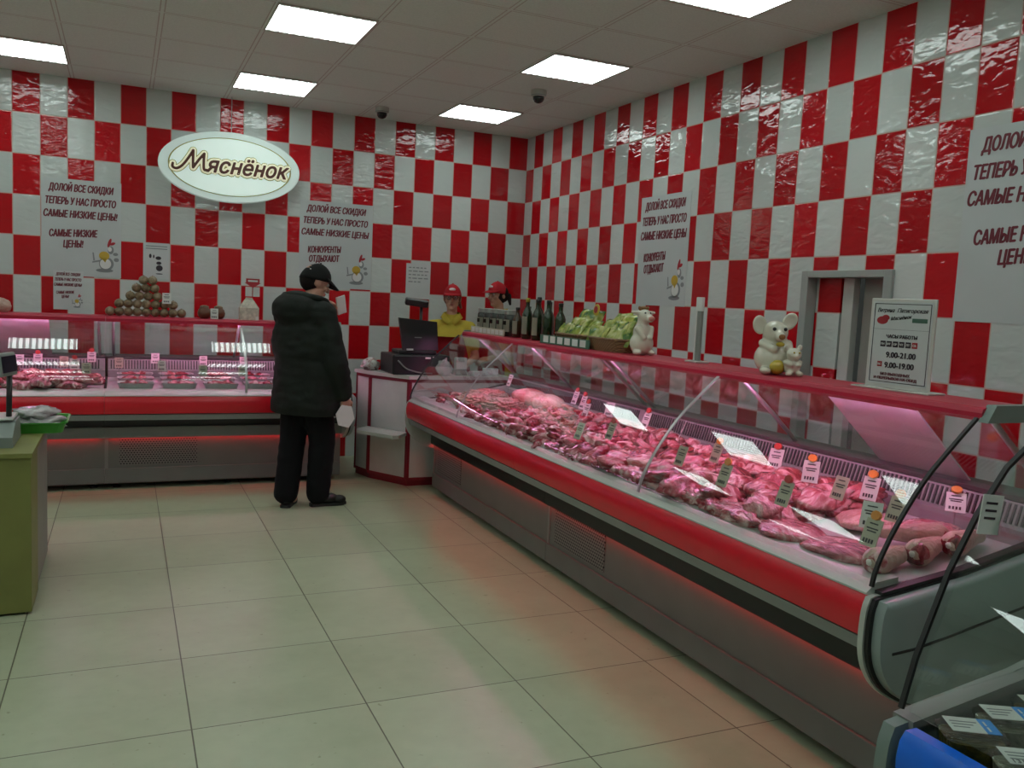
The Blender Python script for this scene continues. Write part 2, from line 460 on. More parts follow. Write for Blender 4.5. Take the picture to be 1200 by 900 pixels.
# ------------------------------------------------------------------ room shell
H = 3.237
XL, YF = -7.6, -10.6
struct(MB().box(XL, YF, -.1, 0, 0, 0).build('floor', 'floor'))
struct(MB().box(XL, YF, H, 0, 0, H+.1).build('ceiling', 'ceiling'))
struct(MB().box(XL, 0, 0, .3, .12, H).build('wall_back', 'back'))
DY0, DY1, DZ = -4.15, -4.74, 1.82
m = MB()
m.box(0, DY0, 0, .12, 0, H).box(0, YF, 0, .12, DY1, H).box(0, DY1, DZ, .12, DY0, H)
struct(m.build('wall_right', 'right'))
struct(MB().box(XL-.12, YF, 0, XL, .12, H).build('wall_left', 'paint'))
struct(MB().box(XL-.12, YF-.12, 0, .12, YF, H).build('wall_front', 'paint'))
# passage behind the opening: tiled wall set back, white door with dark gap
struct(MB().box(.06, -4.355, 0, .12, -4.151, 2.3).build('wall_passage', 'right'))
struct(MB().box(.12, -5.6, DZ+.25, 1.2, -3.6, DZ+.35).build('ceiling_passage', 'paint'))
struct(MB().box(1.2, -5.6, 0, 1.3, -3.6, 2.3).build('wall_passage_end', 'paint'))
struct(MB().box(.12, -5.7, 0, 1.3, -5.6, 2.3).build('wall_passage_side', 'paint'))
struct(MB().box(.0, -5.6, -.1, 1.3, -3.6, 0).build('floor_passage', 'floor'))
d = thing('door_1', 'white plastic door standing ajar in the tiled wall opening', 'door', (.06, -4.40, 0)); d['kind'] = 'structure'
m = MB(); m.box(0, -.05, 0, .05, .03, 2.02, .004); m.build('door_jamb', 'white_frame', d)
m = MB(); m.box(.10, -.062, .01, .12, -.048, 2.0); m.build('gap_shade', 'dark', d)  # dark strip painted in for the shade between jamb and leaf
m = MB(); m.box(.06, -.62, .01, .10, -.07, 2.0, .004); m.build('leaf', 'door', d)
m = MB()
fwid = .045
m.box(-.02, DY0-.012, 0, .055, DY0+fwid, DZ+.03, .004).box(-.02, DY1-fwid, 0, .13, DY1+.012, DZ+.03, .004).box(-.02, DY1+.01, DZ-.012, .13, DY0-.01, DZ+.0295, .004)
struct(m.build('trim_1', 'frame_grey'))

# ------------------------------------------------------------------ ceiling luminaires
lamp_labels = {
    (0, 0): 'lit square ceiling panel nearest the tiled back corner', (0, 1): 'lit square ceiling panel beside the near dome camera',
    (0, 2): 'lit ceiling panel cut by the top edge above the right wall', (1, 0): 'lit ceiling panel right above the hanging oval sign',
    (1, 1): 'bright ceiling panel in front of the oval sign, top centre of the photo', (2, 0): 'lit ceiling panel at the left edge above the left poster'}
def lamp(i, j):
    x, y = -.86-1.8*i, -.8-1.8*j
    t = thing('ceiling_light', lamp_labels.get((i, j), 'lit square ceiling panel behind the camera, out of the photo'), 'ceiling light', (x, y, H), group='square ceiling lights')
    m = MB()
    for a in ((-.298, -.298, .298, -.268), (-.298, .268, .298, .298), (-.298, -.268, -.288, .268), (.288, -.268, .298, .268)):
        m.box(a[0], a[1], -.008, a[2], a[3], -.0005)
    m.build('frame', 'white_frame', t)
    MB().box(-.287, -.267, -.0065, .287, .267, -.001).build('louvre', 'lamp', t)
for i in range(4):
    for j in range(5):
        lamp(i, j)

# ------------------------------------------------------------------ refrigerated display counters
ZR = .735
BUMP_OUT = [(-.232, .745), (-.246, .725), (-.252, .69), (-.250, .65), (-.240, .616)]
GLASS_A = [(-.222, .772), (-.214, .81), (-.200, .848), (-.182, .884), (-.160, .924), (-.134, .965), (-.104, 1.008), (-.070, 1.054), (-.035, 1.096), (0, 1.133), (.06, 1.1885), (.12, 1.243), (.172, 1.289)]
GLASS_L = [(-.222, .772), (-.221, .82), (-.214, .868), (-.201, .914), (-.182, .958), (-.156, 1.0), (-.123, 1.039), (-.084, 1.076), (-.038, 1.116), (.012, 1.154), (.065, 1.190), (.12, 1.224), (.182, 1.260)]
def along(x0, x1): return lambda p, k: ((x0, x1)[k], p[0], p[1])
def offset_strip(pts, t):
    out = []
    for i, p in enumerate(pts):
        a = Vector(pts[max(i-1, 0)]); b = Vector(pts[min(i+1, len(pts)-1)]); d = (b-a).normalized()
        n = Vector((d.y, -d.x)); out.append((p[0]+n.x*t, p[1]+n.y*t))
    return pts + out[::-1]
END_OUT = [(-.238, .742), (-.252, .70), (-.256, .62), (-.250, .56), (-.228, .505), (-.185, .45), (-.12, .405), (-.04, .372), (.02, .36), (.72, .36), (.72, .905), (.45, .848), (.15, .79), (-.20, .748)]
END_OUT = [tuple(p) for p in crom(END_OUT[:9], 3)] + END_OUT[9:]
def counter(name, label, loc, rotz, L, ends=(False, False), grille=None, seams=(), bump='red', glass='glass', gl=GLASS_A, tray='traywhite', shelf=True, tint_red=True, panel=None, mould='blackpl'):
    """local x runs along the counter, y inward, z up; front of the base at y=0"""
    t = thing(name, label, 'display counter', loc, (0, 0, rotz))
    m = MB(); m.box(0, 0, .045, L, .72, .47).box(0, -.012, .052, L, 0, .165, .004); m.build('base', 'body', t)
    for x in (.08, L/2, L-.08):
        for y in (.09, .64): MB().lathe([(.028, 0), (.028, .012), (.012, .02), (.012, .05)], (x, y, 0), 10).build('foot', 'black', t)
    if ends[0] is not None:
        m = MB(); m.box(-.002, -.006, .05, .022, .012, .472); m.build('joint_post', 'bodylt', t)
    if grille:
        m = MB(); m.box(0, -.004, 0, grille[1]-grille[0], .0, .235); g = m.build('vent_grille', 'perf', t); g.location = (grille[0], -.001, .19)
    m = MB(); m.prism([(.0, .47), (.0, .57), (-.2, .612), (-.22, .70), (.0, .72), (.70, .80), (.70, .47)], along(0, L)); m.build('tank', 'sill', t)
    m = MB(); m.prism([(-.222, .566), (-.20, .566), (-.18, .612), (-.232, .608)], along(0, L)); m.build('lower_strip', 'strip', t)
    m = MB(); m.prism(BUMP_OUT + [(-.20, .616), (-.20, .745)], along(0, L)); m.build('bumper', bump, t, ang=40)
    m = MB(); m.prism([(-.236, .746), (-.236, .752), (-.195, .782), (-.18, .782), (-.105, .790), (-.105, .75), (-.2, .74)], along(0, L)); m.build('front_rail', 'alu', t)
    if tint_red:
        m = MB(); m.box(0, -.034, .402, L, -.029, .485).box(0, -.0295, .420, L, -.001, .485); m.build('upper_moulding', mould, t)  # black moulding: the unlit band under the bumper put into its colour
        m = MB(); m.box(.03, -.022, .410, L-.03, -.010, .418); m.build('red_strip_light', 'redglow', t)
    # inside: deck, vent strip, rear sill
    m = MB(); m.prism([(-.17, .765), (.60, .805), (.60, .79), (-.17, .745)], along(.01, L-.01)); m.build('deck', tray, t)
    m = MB(); m.prism([(.585, .80), (.585, .862), (.61, .868), (.635, .95), (.66, .955), (.66, .80)], along(.01, L-.01)); v = m.build('rear_duct', 'inner', t)
    m = MB()
    n = int((L-.06)/.022)
    for i in range(n):
        x = .03+i*.022
        m.prism([(.606, .873), (.629, .944), (.633, .942), (.612, .871)], along(x, x+.009))
    m.build('vent_slot', 'black', v)
    m = MB(); m.prism([(.63, .955), (.63, .972), (.70, .99), (.72, .98), (.72, .47), (.70, .47), (.70, .955)], along(0, L)); m.build('rear_sill', 'sill', t)
    # glass, shelf, tube, struts
    cuts = [0]+list(seams)+[L]
    for a, b in zip(cuts, cuts[1:]):
        m = MB(); m.prism(offset_strip(gl, .006), along(a+.004, b-.004)); m.build('front_glass', glass, t, ang=40)
    top = gl[-1]
    if shelf:
        m = MB(); m.prism([(.215, 1.318), (.470, 1.318), (.470, 1.303), (.232, 1.303), (.216, 1.275), (.200, 1.275), (.198, 1.300), (.204, 1.314)], along(0, L)); sh = m.build('shelf', 'shelfred', t)
        m = MB(); m.tube([(.12, .262, 1.287), (L-.12, .262, 1.287)], .010); lt = m.build('lamp_tube', 'pinktube', t, smooth=True)
        m = MB(); m.box(.06, .285, 1.28, L-.06, .33, 1.3025); m.build('lamp_holder', 'alu', t)
        xs = [.05]+list(seams)+[L-.05]
        cut2 = [0]+list(seams)+[L]
        for a, b in zip(cut2, cut2[1:]):
            m = MB(); m.prism([(.312, 1.285), (.687, .965), (.690, .969), (.315, 1.289)], along(a+.02, b-.02)); m.build('rear_pane', 'glass', t)
        if panel:
            m = MB(); m.prism([(.318, 1.280), (.680, .972), (.684, .977), (.322, 1.285)], along(*panel)); m.build('rear_slide', 'slide', t)
        for x in xs:
            m = MB(); m.tube([(x, .30, 1.285), (x, .50, 1.12), (x, .675, .965)], .011); m.build('strut', 'steel', t, smooth=True)
    for s in seams:
        m = MB(); m.prism(offset_strip([(p[0]+.004, p[1]-.004) for p in gl], -.004), along(s-.009, s+.009)); m.build('glass_clamp', 'steel', t, ang=40)
    for k, e in enumerate(ends):
        if not e: continue
        x = 0 if k == 0 else L; sg = -1 if k == 0 else 1
        def f0(p, q): return (x+sg*(.02 if q else .0), p[0], p[1])
        def sc(p, s, d=0): return ((p[0]-.24)*s+.24, (p[1]-.6)*s+.6)
        m = MB(); m.prism([sc(p, 1.0) for p in END_OUT], f0); ep = m.build('end_trim', 'alu', t)
        m = MB(); m.prism([sc(p, .985) for p in END_OUT], lambda p, q: (x+sg*(.034 if q else .018), p[0], p[1])); m.build('end_gasket', 'black', ep)
        m = MB(); A = [sc(p, .955) for p in END_OUT]; B = [sc(p, .95) for p in END_OUT]; C = [sc(p, .90) for p in END_OUT]
        m.rings([[(x+sg*.03, *p) for p in A], [(x+sg*.052, *p) for p in A], [(x+sg*.066, *p) for p in B], [(x+sg*.075, *p) for p in C]])
        pn = m.build('end_panel', 'endwhite', t, ang=50)
        m = MB()
        cv = [(-.19, .585), (-.1, .590), (.05, .612), (.3, .655), (.68, .72)]
        m.prism(offset_strip(cv, .008), lambda p, q: (x+sg*(.0775 if q else .06), p[0], p[1])); m.build('groove', 'dark', pn)
        if shelf:
            eg = [(p[0]+.005, p[1]) for p in gl] + [(.46, 1.285), (.70, .985), (.66, .88), (.45, .84), (.15, .79)]
            m = MB(); m.prism(eg, lambda p, q: (x+sg*(.008 if q else .002), p[0], p[1])); m.build('end_glass', glass, t)
            m = MB()
            m.prism(offset_strip([(p[0]-.004, p[1]) for p in gl], .010), lambda p, q: (x+sg*(.010 if q else -.002), p[0], p[1]))
            m.build('glass_gasket', 'black', t)
            m = MB(); m.prism(offset_strip([(.45, 1.285), (.58, 1.14), (.70, .985)], .014), lambda p, q: (x+sg*(.014 if q else -.004), p[0], p[1])); m.build('rear_gasket', 'black', t)
            m = MB(); m.prism(offset_strip([(-.2, .748), (.15, .79), (.45, .848), (.70, .90)], -.010), lambda p, q: (x+sg*(.03 if q else .0), p[0], p[1])); m.build('sill_gasket', 'black', t)
            m = MB(); m.prism([(.190, 1.272), (.225, 1.328), (.475, 1.328), (.475, 1.272)], lambda p, q: (x+sg*(.03 if q else -.005), p[0], p[1])); m.build('shelf_cap', 'capgrey', t)
    return t

# long counter along the right wall (two units end to end), counters along the back wall (two units)
RX = -1.46
counter('display_counter', 'long grey meat counter with red bumper, unit nearer the camera', (RX, -3.735, 0), -PI/2, 2.585, (False, True), (.09, .66), (1.27,), panel=(1.775, 2.21))
counter('display_counter', 'red-bumper meat counter unit whose end meets the cash desk', (RX, -1.65, 0), -PI/2, 2.083, (True, False), (.10, .62), (1.05,))
counter('display_counter', 'meat counter along the back wall, unit behind the person in the dark coat', (-3.893, -1.05, 0), 0, 1.80, (False, True), (.10, .66), (1.0,), gl=GLASS_L, mould='bodylt')
counter('display_counter', 'meat counter along the back wall, unit at the left edge of the photo', (-5.9, -1.05, 0), 0, 2.005, (False, False), (.2, .76), (1.0,), gl=GLASS_L, mould='bodylt', panel=(1.15, 1.61))
# blue counter beside the camera
GLASS_B = [(-.205, .772), (-.175, .88), (-.10, 1.06), (-.03, 1.18), (.05, 1.28), (.16, 1.36), (.2, 1.375)]
def blue_counter():
    t = thing('display_counter', 'blue-bumper salad counter with tinted curved glass, bottom right corner', 'display counter', (-2.06, -6.97, 0), (0, 0, -PI/2))
    L = 1.9
    MB().box(0, 0, .075, L, .72, .47).build('base', 'body', t)
    for x in (.08, L-.08):
        for y in (.06, .64): MB().lathe([(.028, 0), (.028, .012), (.012, .02), (.012, .08)], (x, y, 0), 10).build('foot', 'black', t)
    MB().prism([(.0, .47), (.0, .5), (-.2, .54), (-.225, .62), (.0, .62), (.70, .70), (.70, .47)], along(0, L)).build('tank', 'sill', t)
    MB().prism(BUMP_OUT + [(-.20, .616), (-.20, .745)], along(0.02, L)).build('bumper', 'blue', t, ang=40)
    MB().prism([(-.19, .70), (.66, .70), (.66, .685), (-.19, .685)], along(.01, L)).build('deck', 'sill', t)
    MB().prism([(.64, .69), (.64, .95), (.72, .95), (.72, .69)], along(0, L)).build('rear_sill', 'sill', t)
    MB().prism(offset_strip(GLASS_B, .006), along(0.004, L)).build('front_glass', 'greenglass', t, ang=40)
    m = MB(); m.rings([[(-.030, *p) for p in END_OUT], [(-.0, *p) for p in END_OUT]]); m.build('end_panel', 'capgrey', t, ang=40)
    eg = list(GLASS_B) + [(.6, 1.37), (.70, .96), (.45, .87), (.15, .80)]
    MB().prism(eg, lambda p, q: (-.022 if q else -.016, p[0], p[1])).build('end_glass', 'greenglass', t)
    MB().prism(offset_strip([(p[0]-.004, p[1]) for p in GLASS_B], .008), lambda p, q: (-.023 if q else -.012, p[0], p[1])).build('glass_gasket', 'black', t)
    MB().prism([(-.2, .735), (-.2, .752), (.15, .80), (.45, .87), (.70, .92), (.70, .88), (.45, .835), (.15, .775)], lambda p, q: (.012 if q else -.04, p[0], p[1])).build('end_rim', 'bodylt', t)
    MB().box(0, .1, 1.372, L, .5, 1.39, .004).build('shelf', 'acrylic', t)
    return t
blue_counter()

# ------------------------------------------------------------------ cash desk in the corner
def cash_desk():
    t = thing('cash_desk', 'white corner cash desk with burgundy edging between the two meat counters', 'cash desk', (0, 0, 0))
    out = [(-1.905, -.80), (-1.845, -1.03), (-1.62, -1.42), (-.74, -1.42), (-.74, -1.10), (-1.55, -1.00)]
    MB().prism(out, lambda p, k: (p[0], p[1], (.05, .90)[k])).build('carcass', 'white_lam', t)
    o2 = [(-1.925, -.79), (-1.863, -1.035), (-1.632, -1.44), (-.72, -1.44), (-.72, -1.08), (-1.55, -.985)]
    MB().prism(o2, lambda p, k: (p[0], p[1], (.90, .928)[k])).build('worktop', 'counter_top', t)
    o3 = [(x*.995-.004, y*.985-.012) for x, y in out]
    MB().prism(o3, lambda p, k: (p[0]+.012, p[1]+.02, (.0, .05)[k])).build('plinth', 'burgundy', t)
    def edge(a, b, z0, z1, wd, name='edging'):
        a, b = Vector(a), Vector(b); d = (b-a).normalized(); n = Vector((d.y, -d.x))
        m = MB(); m.prism([a+n*.004, b+n*.004, b-n*.004, a-n*.004], lambda p, k: (p[0], p[1], (z0, z1)[k])); m.build(name, 'burgundy', t)
    P = [Vector(p) for p in out]
    for a, b in ((P[0], P[1]), (P[1], P[2]), (P[2], P[3])):
        d = (b-a).normalized()
        edge(a, b, .872, .90, 0); edge(a, b, .05, .075, 0)
        edge(a, a+d*.022, .07, .88, 0); edge(b-d*.022, b, .07, .88, 0)
    m = MB(); m.prism([(-1.86, -1.04), (-1.98, -1.16), (-2.0, -1.24), (-1.79, -1.57), (-1.74, -1.57), (-1.63, -1.42)], lambda p, k: (p[0], p[1], (.43, .458)[k])); m.build('customer_ledge', 'counter_top', t)
    return t
cash_desk()

def cash_register():
    t = thing('cash_register', 'black cash register with monitor and customer display on the white desk', 'cash register', (-1.50, -1.14, .928))
    MB().box(-.24, -.19, 0, .26, .20, .165, .012).build('cash_drawer', 'blackpl', t)
    MB().box(-.16, -.10, .165, .17, .14, .20, .01).build('printer_base', 'blackpl', t)
    m = MB(); m.prism([(-.125, .195), (-.165, .47), (.17, .445), (.185, .205)], lambda p, k: (p[0], (-.095+.06*(p[1]-.2), -.06+.06*(p[1]-.2))[k], p[1])); mo = m.build('monitor', 'blackpl', t)
    MB().box(-.03, -.105, .305, .03, -.092, .312).build('monitor_badge', 'greypl', mo)
    MB().box(-.1, -.118, .20, -.045, -.10, .214).build('grey_clip', 'card', t)
    MB().box(.04, -.197, .135, .085, -.188, .15).build('drawer_label', 'card', t)
    MB().box(.105, -.197, .14, .125, -.188, .155).build('drawer_label', 'card', t)
    MB().tube([(.06, .03, .2), (.06, .03, .57)], .014).build('display_pole', 'blackpl', t, smooth=True)
    m = MB(); m.box(-.105, -.03, -.03, .095, .03, .03, .012); d = m.build('customer_display', 'blackpl', t); d.location = (.02, .02, .60); d.rotation_euler = (.25, .10, -.1)
    m = MB(); m.tube(crom([(-.2, -.2, .12), (-.12, -.203, .05), (0, -.204, .02), (.1, -.205, .015)]), .006); m.build('cable', 'greypl', t, smooth=True)
    return t
cash_register()
# things on the desk
def crumple(name, label, cat, loc, sc, mat, seed, amp=.35, group=None):
    random.seed(seed)
    m = MB(); m.ball((0,0,0), 1, 3)
    for v in m.bm.verts:
        n = noise.noise(v.co*2.3+Vector((seed, 0, 0)))*amp + noise.noise(v.co*6+Vector((0, seed, 0)))*amp*.35
        v.co *= 1+n
        v.co.z = max(v.co.z, -.72)
        v.co = Vector((v.co.x*sc[0], v.co.y*sc[1], (v.co.z+.72)*sc[2]))
    o = m.build(name, mat, smooth=True); o.location = loc
    return tag(o, label, cat, group)
crumple('plastic_bag', 'clear plastic bag of reddish goods left of the cash register', 'bag', (-1.82, -.93, .928), (.075, .06, .06), 'bagred', 3, .6)
crumple('plastic_bag', 'grey translucent bag hanging over the front of the cash register', 'bag', (-1.305, -1.375, .928), (.06, .035, .08), 'bag', 8, .5)
def card_reader():
    t = thing('card_terminal', 'small white payment terminal right of the cash register', 'payment terminal', (-1.13, -1.27, .928))
    m = MB(); m.box(-.055, -.06, 0, .055, .06, .05, .008); m.build('body', 'greypl', t)
    m = MB(); m.box(-.05, -.05, .05, .05, .0, .15, .006); m.build('screen_block', 'card', t)
card_reader()
for i, (x, y, a) in enumerate([(-.98, -1.33, .2), (-.83, -1.25, -.4)]):
    o = MB().box(-.07, -.05, 0, .07, .05, .035+.02*i, .004).build('paper_stack', 'paper'); o.location = (x, y, .928); o.rotation_euler.z = a
    tag(o, ['low stack of white paper slips on the cash desk', 'taller stack of white paper slips on the cash desk'][i], 'paper')

# ------------------------------------------------------------------ people
def hand(mb, wrist, d, pn, th, curl=.5, s=1.0):
    W = Vector(wrist); d = Vector(d).normalized(); pn = Vector(pn); pn = (pn - d*pn.dot(d)).normalized()
    l = Vector(th); l = (l - d*l.dot(d) - pn*l.dot(pn)).normalized()
    for off, ln in ((.030, .072), (.010, .080), (-.010, .074), (-.029, .058)):
        k = W + (d*.088 + l*off)*s
        mb.capsule(W + (l*off*.6+d*.005)*s, k, .016*s, .0125*s)
        ang = 0; p = k
        for f, c in ((.45, .7), (.31, .9), (.24, .6)):
            ang += curl*c
            q = p + (d*math.cos(ang)+pn*math.sin(ang))*ln*f*s
            mb.capsule(p, q, .0095*s, .0085*s); p = q
    a = W + (d*.02+l*.024)*s; b = a + (d*.6+l*.72+pn*.25).normalized()*.045*s
    c = b + (d*.85+l*.2+pn*.5*(.4+curl)).normalized()*.034*s
    mb.capsule(a, b, .015*s, .011*s); mb.capsule(b, c, .0105*s, .0085*s)
def head_shapes(mb, c, tilt=0, s=1.0, yaw=0):
    c = Vector(c); R = Matrix.Rotation(yaw, 3, 'Z') @ Matrix.Rotation(tilt, 3, 'Y')
    def P(x, y, z): return c + R @ Vector((x*s, y*s, z*s))
    mb.ball(P(-.008, 0, .02), .1*s, 3, (1.0, .78, 1.03), R)
    mb.ball(P(.022, 0, -.055), .075*s, 3, (.92, .80, 1.0), R)
    mb.ball(P(.062, 0, -.098), .03*s, 2, (1, 1.1, .8), R)           # chin
    mb.capsule(P(.086, 0, .012), P(.112, 0, -.026), .010*s, .0155*s)    # nose
    for y in (-1, 1):
        mb.ball(P(.105, y*.011, -.030), .009*s, 2)
        mb.ball(P(-.012, y*.080, -.012), .032*s, 2, (.75, .32, 1.0), R)   # ear
        mb.ball(P(.070, y*.034, .030), .022*s, 2, (.7, 1.2, .5), R)     # brow
        mb.ball(P(.066, y*.045, -.028), .024*s, 2, (.8, 1, .8), R)      # cheek
    mb.ball(P(.088, 0, -.060), .017*s, 2, (.7, 1.5, .55), R)          # mouth
    return P, R
def face_parts(P, R, parent, s=1.0):
    for y in (-1, 1):
        m = MB(); m.ball(P(.082, y*.033, .008), .0125*s, 2); e = m.build('eye', 'eye', parent, smooth=True)
        m = MB(); m.ball(P(.0915, y*.033, .007), .0055*s, 2, (.6, 1, 1), R); m.build('iris', 'iris', e, smooth=True)
    m = MB(); m.ball(P(.099, 0, -.056), .008*s, 2, (.6, 2.6, .5), R); m.ball(P(.098, 0, -.066), .008*s, 2, (.6, 2.2, .6), R); m.build('lips', 'lips', parent, smooth=True)
def cap(P, R, parent, mat, s=1.0, droop=.25, logo=True):
    m = MB(); rr = []
    for k in range(9):
        t = PI/2*k/8
        r = math.cos(t); z = math.sin(t)
        rr.append([P(-.006+.112*r*math.cos(a)*1.0, .091*r*math.sin(a), .030+.105*z-.042*(1-k/8)*(.5-.5*math.cos(a))) for a in [2*PI*i/28 for i in range(28)]])
    m.rings(rr)
    c = m.build('cap', mat, parent, smooth=True)
    m = MB()
    n = 10; top = []; bot = []
    for i in range(n+1):
        a = -1.15+2.3*i/n
        inn = (-.006+.108*math.cos(a), .088*math.sin(a))
        ext = .085*math.cos(a*.95)**.7 if abs(a) < 1.5 else 0
        o = (inn[0]+ext, inn[1]*(1.0-.04))
        top.append((inn, o))
    R4 = []
    for inn, o in top:
        zi = .045; zo = .045-(o[0]-inn[0])*droop - .10*abs(o[1])
        R4.append([P(inn[0], inn[1], zi+.004), P(o[0], o[1], zo+.004), P(o[0], o[1], zo-.001), P(inn[0], inn[1], zi-.002)])
    m.rings(R4); m.build('visor', mat, c, smooth=True)
    m = MB(); m.ball(P(-.006, 0, .136), .008*s, 2, (1, 1, .6)); m.build('button', mat, c, smooth=True)
    return c
def shoe(parent, loc, ang, mat='shoe', L=.285):
    c = Vector((loc[0], loc[1], 0)); R = Matrix.Rotation(ang, 4, 'Z')
    m = MB()
    m.ball((-.03, 0, .055), .05, 2, (1, .82, 1.0)); m.ball((.05, 0, .05), .055, 2, (1.5, .82, .82)); m.ball((.135, 0, .038), .05, 2, (1.15, .92, .72)); m.capsule((-.02, 0, .06), (-.02, 0, .12), .05, .05)
    me = remesh(m, .008, 3)
    me.transform(Matrix.Translation(c) @ R); me.materials.clear(); me.materials.append(M[mat])
    for v in me.vertices: v.co.z = max(v.co.z, .004)
    o = link('shoe', me, parent)
    m = MB(); pts = [(-.085, .02), (-.075, .036), (0, .038), (.1, .05), (.16, .042), (.19, .015), (.19, -.015), (.16, -.042), (.1, -.05), (0, -.038), (-.075, -.036), (-.085, -.02)]
    m.prism(pts, lambda p, k: tuple(c + R @ Vector((p[0], p[1], (.001, .022)[k])))); m.build('sole', 'black', o)
    return o

def customer():
    ang = math.radians(30)
    t = thing('person', 'person in dark hooded coat and black cap at the counter holding a white paper', 'person', (-2.545, -1.87, 0), (0, 0, ang))
    b = MB()
    P, R = head_shapes(b, (.065, .01, 1.652), .34, 1.04, -.30)
    b.capsule((-.02, 0, 1.38), (.05, 0, 1.58), .062, .056)
    b.capsule((0, 0, .95), (-.02, 0, 1.36), .13, .12); b.capsule((0, -.17, 1.38), (0, .17, 1.38), .06, .06)
    sr, er, wr = (-.02, -.215, 1.375), (.0, -.30, 1.08), (.10, -.30, .83)
    sl, el, wl = (.01, .20, 1.375), (.17, .22, 1.17), (.26, .04, 1.40)
    for a, e, q in ((sr, er, wr), (sl, el, wl)): b.capsule(a, e, .055, .043); b.capsule(e, q, .043, .030)
    hand(b, wr, (.12, .02, -1), (.25, 1, 0), (1, -.15, .1), .62)
    hand(b, wl, (-.12, -.35, .9), (-.8, .1, -.2), (-.3, -.9, .0), .8)
    kr, ar = (.075, -.10, .50), (.072, -.076, .09); kl, al = (-.03, .10, .50), (-.10, .075, .09)
    for s, k, a in ((-1, kr, ar), (1, kl, al)): b.capsule((0, s*.09, .92), k, .085, .06); b.capsule(k, a, .06, .042); b.capsule(a, (a[0]+.06, a[1], .05), .04, .035)
    body = fused('body', b, .0065, 'skin', t, 2)
    face_parts(P, R, body)
    m = MB(); m.ball(P(-.028, 0, .005), .1, 3, (.90, .81, .93), R); m.build('hair', 'hair_dark', t, smooth=True)
    c = cap(P, R, t, 'cap', droop=.45)
    m = MB(); m.ball(P(-.088, -.056, .062), .008, 2, (.6, 1.4, .5), R); m.build('cap_badge', 'card', c)
    # coat
    m = MB()
    m.ball((-.03, 0, 1.20), 1, 3, (.185, .285, .30)); m.ball((.0, 0, 1.0), 1, 3, (.21, .285, .34))
    m.lathe([(.02, .695), (.225, .695), (.232, .74), (.222, .9), (.215, 1.05)], (0, 0, 0), 28, .95, 1.25)
    m.capsule((-.03, -.18, 1.41), (-.03, .18, 1.41), .115, .115); m.ball((.0, 0, 1.48), 1, 3, (.135, .155, .085)); m.ball((.06, 0, 1.475), 1, 3, (.085, .10, .07))
    m.ball((-.125, 0, 1.45), 1, 3, (.125, .205, .13)); m.ball((-.10, 0, 1.51), 1, 3, (.11, .16, .075))
    m.capsule(sr, er, .092, .086); m.capsule(er, (.085, -.30, .865), .086, .066)
    m.capsule(sl, el, .092, .086); m.capsule(el, (.245, .065, 1.365), .082, .066)
    random.seed(5)
    def wr_(co):
        n = noise.noise(co*6.5)*.012 + noise.noise(Vector((co.x*8, co.y*8, co.z*26)))*.009
        d = Vector((co.x, co.y, 0)); d = d.normalized() if d.length > .01 else d
        return co + d*n
    ct = fused('coat', m, .014, 'coat', t, 3, wr_)
    m = MB(); m.tube(crom([(.09, -.10, 1.49), (.0, -.16, 1.52), (-.10, -.145, 1.54), (-.165, 0, 1.55), (-.10, .145, 1.54), (.0, .16, 1.52), (.09, .10, 1.49)]), .026); m.build('hood_rim', 'coat', ct, smooth=True)
    m = MB(); m.tube([(.075, -.10, 1.47), (.085, -.105, 1.40)], .004); m.build('drawstring', 'card', ct)
    # trousers
    m = MB()
    m.ball((0, 0, .90), 1, 3, (.16, .20, .16))
    for s, k, a in ((-1, kr, ar), (1, kl, al)):
        m.capsule((0, s*.09, .88), k, .125, .098); m.capsule(k, (a[0]-.005, a[1], .10), .098, .088)
    fused('trousers', m, .013, 'trouser', t, 3, lambda co: co + Vector((1, 0, 0))*noise.noise(Vector((co.x*5, co.y*5, co.z*18)))*.008)
    shoe(t, (ar[0]+.02, ar[1]-.01), math.radians(-24)); shoe(t, (al[0]+.01, al[1]), math.radians(38))
    # the paper he holds
    m = MB(); pts = [(-.075, .02), (-.03, .085), (.05, .07), (.075, -.02), (.03, -.085), (-.055, -.06)]
    m.prism(pts, lambda p, k: (p[0], (0, .006)[k], p[1]))
    o = m.build('paper', 'card'); o.location = (-2.545+.866*.075-.5*-.335, -1.87+.5*.075+.866*-.335, .70); o.rotation_euler = (0, 0, math.radians(16))
    tag(o, 'white folded paper in the right hand of the person in the dark coat', 'paper')
    m = MB(); m.box(-.04, -.006, -.07, .04, .006, .07, .004); o = m.build('paper_slip', 'card'); o.location = (-2.275, -1.73, 1.49); o.rotation_euler = (.2, -.3, math.radians(20))
    tag(o, 'pale slip held up near the face of the person in the dark coat', 'paper')
customer()

